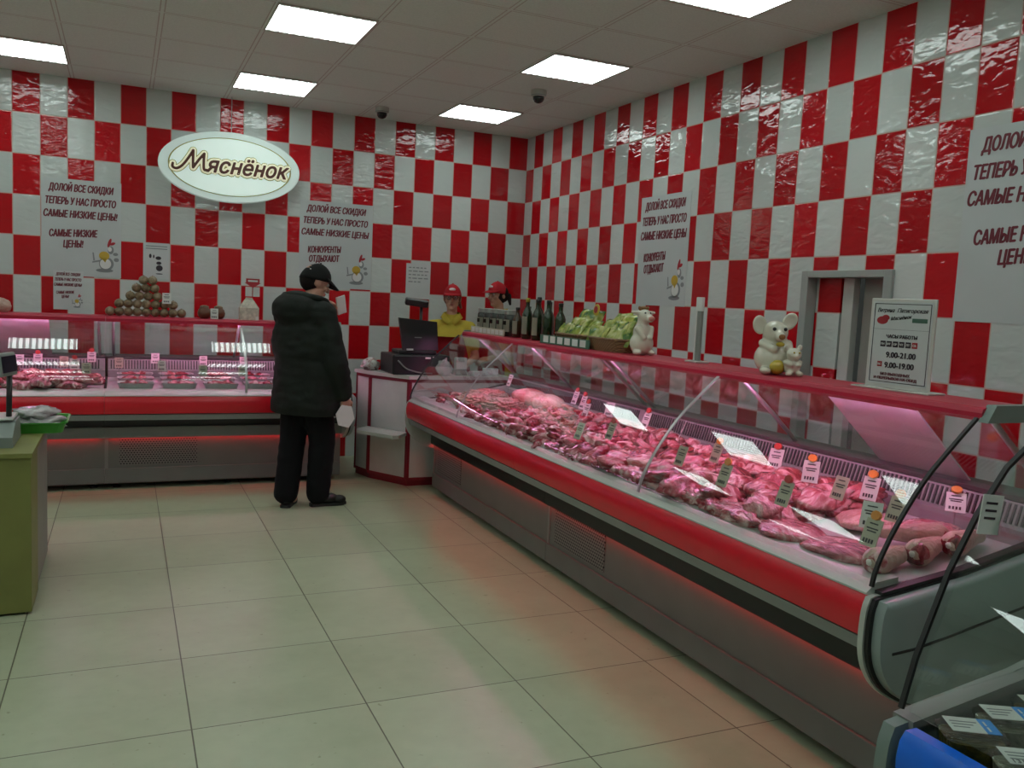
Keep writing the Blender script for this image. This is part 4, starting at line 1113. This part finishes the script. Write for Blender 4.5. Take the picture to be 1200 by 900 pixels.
def cow_figurine():
    t = thing('figurine', 'white ceramic cow figurine standing upright beside the packet basket', 'figurine', (SX-.02, -4.12, ZS), (0, 0, math.radians(270)))
    m = MB()
    m.ball((0, 0, .065), 1, 3, (.062, .068, .068)); m.ball((.0, 0, .125), 1, 3, (.048, .052, .065)); m.capsule((0, 0, .16), (.008, 0, .20), .034, .034)
    m.ball((.015, 0, .218), .042, 3, (1.0, .95, .9)); m.ball((.05, .012, .205), .026, 2, (1, 1.1, .85))
    for s in (-1, 1):
        m.ball((.03, s*.045, .016), .026, 2, (1.3, .85, .62)); m.capsule((.02, s*.045, .15), (.055, s*.02, .10), .017, .014); m.capsule((.01, s*.035, .235), (.0, s*.072, .238), .014, .008)
    fused('body', m, .005, 'ceramic', t, 3)
    for s in (-1, 1):
        MB().tube(crom([(.005, s*.018, .248), (.0, s*.026, .260), (.006, s*.027, .268)], 4), [.008]*8+[.004]).build('horn', 'ceramic_brown', t, smooth=True)
        MB().ball((.047, s*.016, .235), .0055, 2).build('eye', 'blackpl', t, smooth=True)
    MB().ball((.062, .014, .205), .021, 2, (.8, 1.1, .75)).build('muzzle', 'ceramic_pink', t, smooth=True)
    m = MB(); m.ball((-.03, .05, .08), .022, 2, (.7, .5, 1)); m.build('dark_patch', 'blackpl', t, smooth=True)
    m = MB(); m.ball((.0, .0, .262), .018, 2, (1, 1.3, .6)); m.build('forelock', 'ceramic_brown', t, smooth=True)
cow_figurine()
def slim_stand():
    t = thing('display_stand', 'slim upright acrylic strip on a small foot, left of the pig figurine', 'stand', (SX, -4.61, ZS))
    MB().box(-.04, -.05, 0, .04, .05, .010, .003).build('foot', 'acrylic', t)
    MB().box(-.006, -.022, .010, .006, .022, .26).build('strip', 'greypl', t)
    MB().box(-.010, -.024, .26, .008, .024, .33, .003).build('top_card', 'card', t)
    MB().box(-.009, .012, .012, -.0055, .022, .26).build('edge', 'card', t)
slim_stand()
def pig_figurine():
    t = thing('figurine', 'white ceramic pig figurine with big ears hugging a smaller piglet', 'figurine', (SX-.02, -5.20, ZS), (0, 0, math.radians(252)))
    m = MB()
    m.ball((-.01, 0, .07), 1, 3, (.085, .085, .075)); m.ball((-.005, 0, .12), 1, 3, (.062, .066, .06))
    m.ball((.012, -.01, .185), 1, 3, (.055, .056, .052)); m.capsule((.055, -.012, .175), (.075, -.014, .170), .026, .023)
    for s in (-1, 1):
        m.ball((.05, s*.06, .018), .026, 2, (1.5, .9, .7)); m.capsule((.0, s*.058, .135), (.06, s*.04, .118), .020, .016); m.ball((.067, s*.034, .116), .018, 2)
        m.ball((.045, -.01+s*.028, .20), .018, 2, (.8, 1, 1.1))
    m.ball((-.09, .03, .03), .028, 2)
    fused('body', m, .005, 'ceramic', t, 3)
    for s, tl in ((-1, .15), (1, -.5)):
        m = MB(); m.ball((0, 0, 0), 1, 3, (.014, .032, .042))
        for v in m.bm.verts:
            if v.co.x > 0: v.co.x -= .014*max(0, 1-(v.co.y/.027)**2-(v.co.z/.036)**2)
        e = m.build('ear', 'ceramic', t, smooth=True); e.location = (.0, -.01+s*.068, .215 if s < 0 else .235); e.rotation_euler = (tl*1.3, 0, 0)
        MB().ball((.060, -.01+s*.025, .200), .0085, 2).build('eye', 'blackpl', t, smooth=True)
    m = MB(); m.ball((.097, -.014, .168), .014, 2, (.5, 1.1, .9)); m.build('snout', 'ceramic_brown', t, smooth=True)
    m = MB(); m.ball((.062, -.012, .036), 1, 2, (.034, .034, .034)); m.build('gold_cloth', 'ceramic_gold', t, smooth=True)
    m = MB()
    PY = .045
    m.ball((.085, PY, .042), 1, 2, (.036, .038, .042)); m.ball((.095, PY, .095), .033, 2, (.95, 1.05, .9)); m.ball((.122, PY, .088), .015, 2)
    for s in (-1, 1):
        m.ball((.09, PY+s*.028, .125), .013, 2, (.6, 1, 1.2)); m.ball((.115, PY+s*.025, .012), .016, 2, (1.2, 1, .75)); m.capsule((.09, PY+s*.034, .06), (.12, PY+s*.018, .05), .011, .010)
    fused('piglet', m, .0045, 'ceramic', t, 3)
    m = MB()
    for s in (-1, 1): m.ball((.1255, PY+s*.012, .104), .004, 2)
    m.build('piglet_eye', 'ceramic_gold', t, smooth=True)
    m = MB(); m.ball((.075, -.01, .135), .014, 2, (1, 1.4, .8)); m.build('bow', 'ceramic_gold', t, smooth=True)
pig_figurine()
def hours_sign():
    t = thing('opening_hours_sign', 'white framed opening hours sign standing on the red shelf', 'sign', (SX+.02, -5.835, ZS), (0, 0, -PI/2+.10))
    wd, ht = .275, .345
    m = MB(); m.box(-wd/2, -.004, .006, wd/2, .004, ht, .002); m.build('acrylic_holder', 'acrylic', t)
    m = MB(); m.box(-wd/2-.03, -.05, 0, wd/2+.03, .05, .007, .002); m.build('base', 'acrylic', t)
    f = bpy.data.objects.new('sheet', None); 
    m = MB(); m.box(-wd/2+.012, -.0052, .020, wd/2-.012, -.004, ht-.012); sh = m.build('sheet', 'paper', t)
    def q(name, mat, polys, y0=-.0062, y1=-.0052):
        m = MB()
        for p in polys: m.prism(p, lambda c, k: (c[0], (y1, y0)[k], c[1]))
        return m.build(name, mat, sh)
    def rect(x0, z0, x1, z1): return [(x0, z0), (x1, z0), (x1, z1), (x0, z1)]
    X0, X1, Z0, Z1 = -wd/2+.018, wd/2-.018, .027, ht-.019
    q('border', 'ink', [rect(X0, Z0, X1, Z0+.0025), rect(X0, Z1-.0025, X1, Z1), rect(X0, Z0, X0+.0025, Z1), rect(X1-.0025, Z0, X1, Z1)])
    q('rule', 'greyprint', [rect(X0+.004, .228, X1-.004, .2292)])
    q('red_emblem', 'redprint', [oval(-.082, .262, .024, .015), oval(-.068, .272, .016, .011)])
    q('green_emblem', 'dkgreen', [rect(.045, .257, .107, .273)])
    xs = [-.082+.027*i for i in range(6)]
    q('day_box', 'ink', [rect(x, .162, x+.022, .184) for x in xs[:5]])
    q('red_day_box', 'redprint', [rect(xs[5], .162, xs[5]+.022, .184), rect(-.088, .085, -.068, .105)])
    def tl(lines, mat, z=.0):
        for l in lines:
            m = MB(); fit_text(m.bm, *l[:5], **(l[5] if len(l) > 5 else {}))
            me = bpy.data.meshes.new('lettering'); m.bm.to_mesh(me); m.bm.free(); me.materials.append(M[mat])
            me.transform(Matrix.Translation((0, -.0066-z, 0)) @ Matrix.Rotation(PI/2, 4, 'X'))
            link('lettering', me, sh)
    n = dict(shear=0, bold=.05, z=0); it = dict(shear=.35, bold=.0, z=0)
    tl([('Витрина', -.105, -.032, .293, .016, it), ('Пятигорская', -.02, .108, .293, .016, it), ('Мяснёнок', -.045, .045, .262, .014, dict(shear=.35, bold=0, z=0, rot=.12)), ('ЧАСЫ РАБОТЫ', -.058, .072, .196, .013, n), ('9.00-21.00', -.052, .072, .122, .022, n), ('9.00-19.00', -.055, .068, .083, .022, n)], 'ink')
    tl([('БЕЗ ВЫХОДНЫХ', -.07, .055, .054, .010, n), ('И ПЕРЕРЫВОВ НА ОБЕД', -.098, .085, .038, .010, n)], 'maroon')
    days = ['ПН', 'ВТ', 'СР', 'ЧТ', 'ПТ', 'СБ']
    tl([(d, x+.004, x+.018, .169, .008, n) for d, x in zip(days, xs)] + [('ВС', -.085, -.071, .091, .008, n)], 'card', .0004)
hours_sign()

# ------------------------------------------------------------------ meat on the decks
def deck_z(u): return .766 + .04*(u+.17)/.77
def meat_mesh(name, mat, dims, seed, amp=.28, freq=1.6, sub=3, flat=.55):
    m = MB(); m.ball((0, 0, 0), 1, sub)
    for v in m.bm.verts:
        c = v.co.copy()
        k = 1 + amp*noise.noise(c*freq+Vector((seed*3.1, seed, 0))) + amp*.45*noise.noise(c*freq*2.7+Vector((0, seed*1.7, seed)))
        c = c*k
        c.z = max(c.z, -flat)
        bend = .25*math.sin(seed*2.1)
        v.co = Vector((c.x*dims[0], (c.y+bend*c.x*c.x)*dims[1], (c.z+flat)*dims[2]))
    return m.mesh(name, M[mat], True)
def place_meat(me, u, y, z, rz, tilt, sc, name, label, cat, group):
    o = link(name, me)
    o.location = (RX+u, y, z); o.rotation_euler = (tilt[0], tilt[1], rz); o.scale = sc
    return tag(o, label, cat, group)
SMALL = [meat_mesh('meat_strip', ['meat1', 'meat2', 'meat1'][i % 3], (.072, .030, .026), i+1, .40, 2.1) for i in range(8)]
BIG = [meat_mesh('meat_cut', ['meat1', 'meat1', 'meat2'][i % 3], (.110, .075, .042), i+21, .40, 1.8) for i in range(7)]
SLAB = [meat_mesh('meat_slab', ['meat2', 'meat3'][i % 2], (.17, .12, .030), i+41, .16, 1.3) for i in range(3)]
MINCE = [meat_mesh('mince_heap', 'mince', (.22, .18, .055), i+61, .26, 5.5, 5) for i in range(3)]
PALE = [meat_mesh('meat_joint', 'meat3', (.15, .10, .075), i+81, .14, 1.1, 3, .8) for i in range(2)]
random.seed(31)
def scatter(n, u0, u1, y0, y1, mind):
    pts = []
    tries = 0
    while len(pts) < n and tries < 20000:
        tries += 1
        p = (random.uniform(u0, u1), random.uniform(y0, y1))
        if all((p[0]-q[0])**2+(p[1]-q[1])**2 > mind*mind for q in pts): pts.append(p)
    return pts
# far zone: pale coarse mince heaps, joints behind, strips in front
for i, (u, y, lb) in enumerate([(.30, -1.98, 'pale coarse mince heap farthest along the long counter'), (.10, -2.22, 'pale coarse mince heap right behind the front rail near the cash desk'), (.22, -2.50, 'pale coarse mince heap in front of the two round joints')]):
    place_meat(MINCE[i], u, y, deck_z(u)+.004, i*.8, (0, 0), (.84, .84, 1), 'mince_heap', lb, 'minced meat', None)
for i, (u, y, rz, lb) in enumerate([(.47, -2.42, 1.9, 'pale round meat joint at the back, the one farther from the camera'), (.44, -2.78, 1.5, 'pale round meat joint at the back, the one nearer the camera')]):
    place_meat(PALE[i], u, y, deck_z(u)+.004, rz, (0, 0), (1.15, 1.1, 1.0), 'meat_joint', lb, 'meat joint', None)
for p in scatter(26, -.11, .50, -2.72, -1.74, .085):
    if all((p[0]-a)**2+(p[1]-b)**2 > .035 for a, b in ((.30, -1.98), (.10, -2.22), (.22, -2.5), (.47, -2.42), (.44, -2.78))):
        place_meat(random.choice(SMALL), p[0], p[1], deck_z(p[0])+.006, random.uniform(0, 6.3), (random.uniform(-.3, .3), random.uniform(-.3, .3)), (1, 1, 1.1), 'meat_strip', 'small meat piece among the pale mince heaps at the far end of the long counter', 'meat', 'meat pieces around the mince heaps')
# middle zone: many glistening strips
for lay, (n, md) in enumerate(((120, .064), (105, .070))):
    for p in scatter(n, -.135, .53, -4.50, -2.86, md):
        place_meat(random.choice(SMALL), p[0], p[1], deck_z(p[0])+.004+.030*lay, random.uniform(0, 6.3), (random.uniform(-.5, .5), random.uniform(-.45, .45)), (random.uniform(.8, 1.35), random.uniform(.8, 1.3), 1.2), 'meat_strip', 'glistening pink meat strip in the dense heap filling the middle of the long counter', 'meat', 'meat strips in the middle of the long counter')
# nearer zone: large cuts
for lay, (n, md) in enumerate(((38, .11), (28, .13))):
    for p in scatter(n, -.115, .47, -5.62, -4.60, md):
        place_meat(random.choice(BIG), p[0], p[1], deck_z(p[0])+.004+.035*lay, random.uniform(0, 6.3), (random.uniform(-.2, .2), random.uniform(-.2, .2)), (random.uniform(.85, 1.15), random.uniform(.9, 1.15), 1.0), 'meat_cut', 'large raw meat cut with white fat, in the nearer half of the long counter', 'meat', 'large cuts in the nearer half of the long counter')
for i in range(11):
    place_meat(BIG[i % 7], -.118+random.uniform(-.008, .01), -4.58-.105*i, deck_z(-.118)+.006, random.uniform(1.0, 2.1), (random.uniform(-.1, .1), random.uniform(-.1, .1)), (.85, .85, .95), 'meat_cut', 'large raw meat cut with white fat, in the nearer half of the long counter', 'meat', 'large cuts in the nearer half of the long counter')
for i in range(22):
    place_meat(SMALL[i % 8], -.148+random.uniform(-.006, .008), -2.84-.077*i, deck_z(-.148)+.008, random.uniform(.9, 2.2), (random.uniform(-.2, .2), random.uniform(-.2, .2)), (1, 1, 1.1), 'meat_strip', 'glistening pink meat strip in the dense heap filling the middle of the long counter', 'meat', 'meat strips in the middle of the long counter')
# end zone: smooth slabs and pork shanks
for i, (u, y, rz, lb) in enumerate([(-.07, -5.80, 1.5, 'smooth pink meat slab behind the front rail, beyond the end tag'), (.30, -5.82, .4, 'smooth pink meat slab in the middle of the near end'), (-.06, -6.06, 1.7, 'smooth pink meat slab nearest the camera behind the front rail'), (.40, -6.02, .9, 'smooth pink meat slab at the back of the near end')]):
    place_meat(SLAB[i % 3], u, y, deck_z(u)+.004, rz, (0, 0), (.85, .95, 1.1), 'meat_slab', lb, 'meat', None)
def shank(u, y, rz, label, L=.20):
    t = thing('pork_shank', label, 'pork shank', (RX+u, y, deck_z(u)+.040), (0, 0, rz))
    m = MB(); m.capsule((-L/2, 0, .004), (L*.28, .006, .004), .046, .031); m.capsule((L*.28, .006, .004), (L*.55, 0, .0), .030, .024)
    fused('skin', m, .008, 'skinpork', t, 4, lambda c: c*(1+.06*noise.noise(c*22)))
    m = MB(); m.ball((-L/2-.012, 0, .004), 1, 3, (.036, .041, .040))
    for v in m.bm.verts: v.co *= 1+.05*noise.noise(v.co*40)
    m.build('cut_face', 'meat1', t, smooth=True)
    m = MB(); m.ball((-L/2-.040, .004, .006), .013, 2, (.9, 1, 1)); m.build('bone', 'fat', t, smooth=True)
shank(-.02, -6.22, .25, 'pork shank lying closest to the near end glass and front rail')
shank(.17, -6.20, .35, 'pork shank in the middle of the near end of the long counter')
shank(.36, -6.19, .30, 'pork shank at the back of the near end of the long counter')
shank(.25, -6.05, 2.6, 'pork shank behind the others, its cut face turned to the wall', .17)
# price tags on the long counter
def rtag(u, y, label, clip='clip', mat='card', z=None, rz=-PI/2, tilt=.35, wd=.066, hh=.092):  # labelp: dimmer light near the glass put into the card colour
    price_stand(label, (RX+u, y, (z if z else deck_z(u)+.075)), rz, hh, wd, mat, .035, clip, tilt, 'price tags on the long counter')
lb = 'in the back row of the long counter, by the ventilation grille'
rtag(.46, -2.02, 'white price tag standing at the farthest end of the mince heaps', None, z=.88)
rtag(.53, -2.98, 'white price tag beside the nearer round joint, by the ventilation grille', 'clip_red', z=.86)
rtag(.47, -3.20, 'second white price tag along from the round joints', 'clip_red', z=.855)
rtag(.35, -3.46, 'red-clipped price tag low in the middle of the meat strips', 'clip_red', z=.84)
rtag(.49, -3.52, 'broad price tag without clip behind the red-clipped one', None, z=.85, rz=-1.2)
rtag(.38, -4.10, 'red-clipped price tag just before the glass joint of the long counter', 'clip_red')
rtag(.02, -4.32, 'shade-toned price tag near the front glass, farther of two among the strips', 'clip_red', 'labelp', z=.85)
rtag(-.09, -4.18, 'shade-toned price tag almost touching the front glass among the strips', None, 'labelp', z=.83)
rtag(.40, -4.42, 'thin tilted price tag right beside the glass joint', None, rz=-2.2)
rtag(.0, -4.98, 'small shade-toned price tag under the near glass joint', None, 'labelp', z=.84)
rtag(.19, -4.99, 'price tag with brown clip right of the near glass joint', 'clip', 'labelp', z=.85)
rtag(-.10, -5.42, 'price tag with orange clip close to the front glass among the large cuts', 'clip', 'labelp', z=.845)
rtag(.39, -5.17, 'pink-lit price tag with red clip in the back row of the large cuts', 'clip_red', z=.85, rz=-1.2)
rtag(-.09, -5.76, 'price tag topped by a dark red triangle near the front rail', 'clip_red', 'labelp', z=.845)
rtag(.29, -5.50, 'slanted price tag with orange clip in the back row, left of the pork shanks', 'clip', rz=-1.0, z=.86)
rtag(.20, -5.74, 'clipless price tag left of the tall orange-clipped one', None, 'labelp', z=.85)
rtag(.30, -5.80, 'tall price tag with large orange clip in the near back row', 'clip', z=.855, rz=-1.3)
rtag(-.03, -6.12, 'clipless price tag behind the dark glass edge at the near end', None, z=.85, rz=-1.1)
rtag(.13, -6.07, 'price tag with yellow clip behind the dark glass edge', 'clip', 'labelp', z=.85)
rtag(-.12, -6.20, 'price tag with orange clip at the front corner of the near end', 'clip', 'labelp', z=.82)
rtag(.43, -6.08, 'price tag lying almost flat with orange clip above the pork shanks', 'clip', z=.87, rz=-.9, tilt=.9)
# left counter: meat lumps, film packs and trays
def lput(me, x, u, z, rz, sc, name, label, cat, group):
    o = link(name, me); o.location = (x, -1.05+u, z); o.rotation_euler = (0, 0, rz); o.scale = sc
    return tag(o, label, cat, group)
for lay, (n, md) in enumerate(((26, .12), (18, .14))):
    for p in scatter(n, -5.1, -3.98, -.10, .50, md):
        lput(random.choice(BIG), p[0], p[1], deck_z(p[1])+.004+.032*lay, random.uniform(0, 6.3), (.85, .85, 1.0), 'meat_cut', 'raw meat cut in the left unit of the counter along the back wall', 'meat', 'cuts in the left back counter')
def meat_tray(x, u, label, n=2):
    t = thing('meat_tray', label, 'tray', (x, -1.05+u, deck_z(u)+.002))
    m = MB()
    def rr(sx, sy, z): return [(sx*math.copysign(abs(math.cos(a))**.45, math.cos(a)), sy*math.copysign(abs(math.sin(a))**.45, math.sin(a)), z) for a in [2*PI*i/28 for i in range(28)]]
    m.rings([rr(.115, .085, 0), rr(.13, .10, .05), rr(.135, .105, .052), rr(.126, .096, .05), rr(.112, .082, .006)]); m.build('tray_body', 'traywhite', t, ang=50)
    return t
tl = 0
for j, u in enumerate((.0, .24, .46)):
    for i in range(5):
        x = -3.68+.31*i
        lab = ['front', 'middle', 'back'][j]+' row, '+['leftmost', 'second from left', 'third from left', 'fourth from left', 'last one'][i]
        meat_tray(x, u, 'white meat tray in the right back-wall unit, '+lab)
        for q in range(2):
            lput(SMALL[(i+j+q*3) % 8], x-.045+.09*q, u, deck_z(u)+.018, .6+i+q, (.95, 1.25, 1.2), 'meat_strip', 'meat piece in a white tray of the right back-wall unit', 'meat', 'meat in the white trays')
def ltag(x, u, label, clip=None, mat='card', z=None):  # labelp cards carry the shade in their colour
    price_stand(label, (x, -1.05+u, z if z else deck_z(u)+.075), 0, .082, .062, mat, .035, clip, .2, 'price tags on the back counter')
ltag(-4.50, .45, 'price tag at the far left of the back counter', None)
ltag(-4.38, .52, 'price tag with pink clip, second from the left on the back counter', 'clip_red')
ltag(-4.19, .38, 'shade-toned price tag left of the pink-clipped pair on the back counter', None, 'labelp')
ltag(-4.11, .25, 'price tag with pink clip in front of the meat left of the counter joint', 'clip_red')
ltag(-4.00, .50, 'tall price tag with pink clip near the counter joint', 'clip_red', z=.90)
ltag(-4.02, .02, 'shade-toned price tag at the front glass left of the counter joint', None, 'labelp')
ltag(-3.80, .36, 'shade-toned price tag just right of the counter joint', None, 'labelp')
ltag(-3.53, .45, 'farther of two overlapping price tags below the brown balls', None, z=.90)
ltag(-3.49, .20, 'nearer of two overlapping price tags below the brown balls', None)
ltag(-3.16, .44, 'price tag below the clay pots on the back counter', None, z=.885)
ltag(-3.20, -.02, 'shade-toned price tag at the front glass below the clay pots', None, 'labelp')
ltag(-2.84, .42, 'price tag farther back beside the person in the dark coat', None, z=.885)
ltag(-2.90, -.02, 'shade-toned price tag at the front glass beside the person in the dark coat', None, 'labelp')

# ------------------------------------------------------------------ tubs in the blue counter
def tub(x, y, rz, label, mat, price=None):
    t = thing('salad_tub', label, 'food tub', (x, y, .7005), (0, 0, rz))
    def rr(sx, sy, z): return [(sx*math.copysign(abs(math.cos(a))**.5, math.cos(a)), sy*math.copysign(abs(math.sin(a))**.5, math.sin(a)), z) for a in [2*PI*i/32 for i in range(32)]]
    m = MB(); m.rings([rr(.052, .040, .002), rr(.057, .045, .050)]); m.build('salad', mat, t, ang=50)
    m = MB(); m.rings([rr(.055, .043, 0), rr(.061, .049, .055), rr(.064, .052, .057), rr(.064, .052, .060), rr(.058, .046, .064), rr(.055, .043, .070)]); m.build('clear_box', 'tub', t, ang=50)
    m = MB(); m.box(-.048, -.030, .0712, .018, .034, .0722); l = m.build('white_label', 'card', t)
    m = MB(); m.box(.018, -.030, .0712, .046, .034, .0722); b = m.build('blue_label', 'bluelabel', t)
    m = MB()
    for i in range(3): m.box(-.040, .012-.012*i, .0722, .012-.01*i, .016-.012*i, .0726)
    m.build('printing', 'greyprint', l)
    if price: 
        me = text_mesh(price, .018, -.042, -.026, 'LEFT', 0, 0, 1, .0728, extrude=.0002); me.materials.append(M['ink']); link('price', me, l)
    m = MB()
    for i in range(2): m.box(.026, -.02+.024*i, .0722, .030, -.002+.024*i, .0726)
    m.build('printing', 'card', b)
tub(-2.188, -7.062, -.55, 'clear tub of olive salad with blue and white label, nearest the blue bumper corner', 'pickle')
tub(-2.060, -7.050, -.50, 'clear salad tub with blue and white label, second along the tinted end glass', 'pickle2')
tub(-1.930, -7.045, -.50, 'clear salad tub with blue label, farthest from the blue bumper', 'pickle')
tub(-2.195, -7.190, -.55, 'clear salad tub priced 131 in the bottom right corner', 'pickle2', '131')
tub(-2.065, -7.180, -.50, 'clear salad tub behind the one priced 131', 'pickle')
m = MB(); m.box(-.032, -.001, -.042, .032, .001, .042); o = m.build('price_card', 'card'); o.location = (-2.11, -6.997, 1.19); o.rotation_euler = (0, .12, 0)
m = MB()
for i in range(3): m.box(-.02, -.0018, .022-.016*i, .015, -.001, .027-.016*i)
m.build('printing', 'ink', o); tag(o, 'white price card stuck inside the tinted end glass of the blue counter', 'price tag')
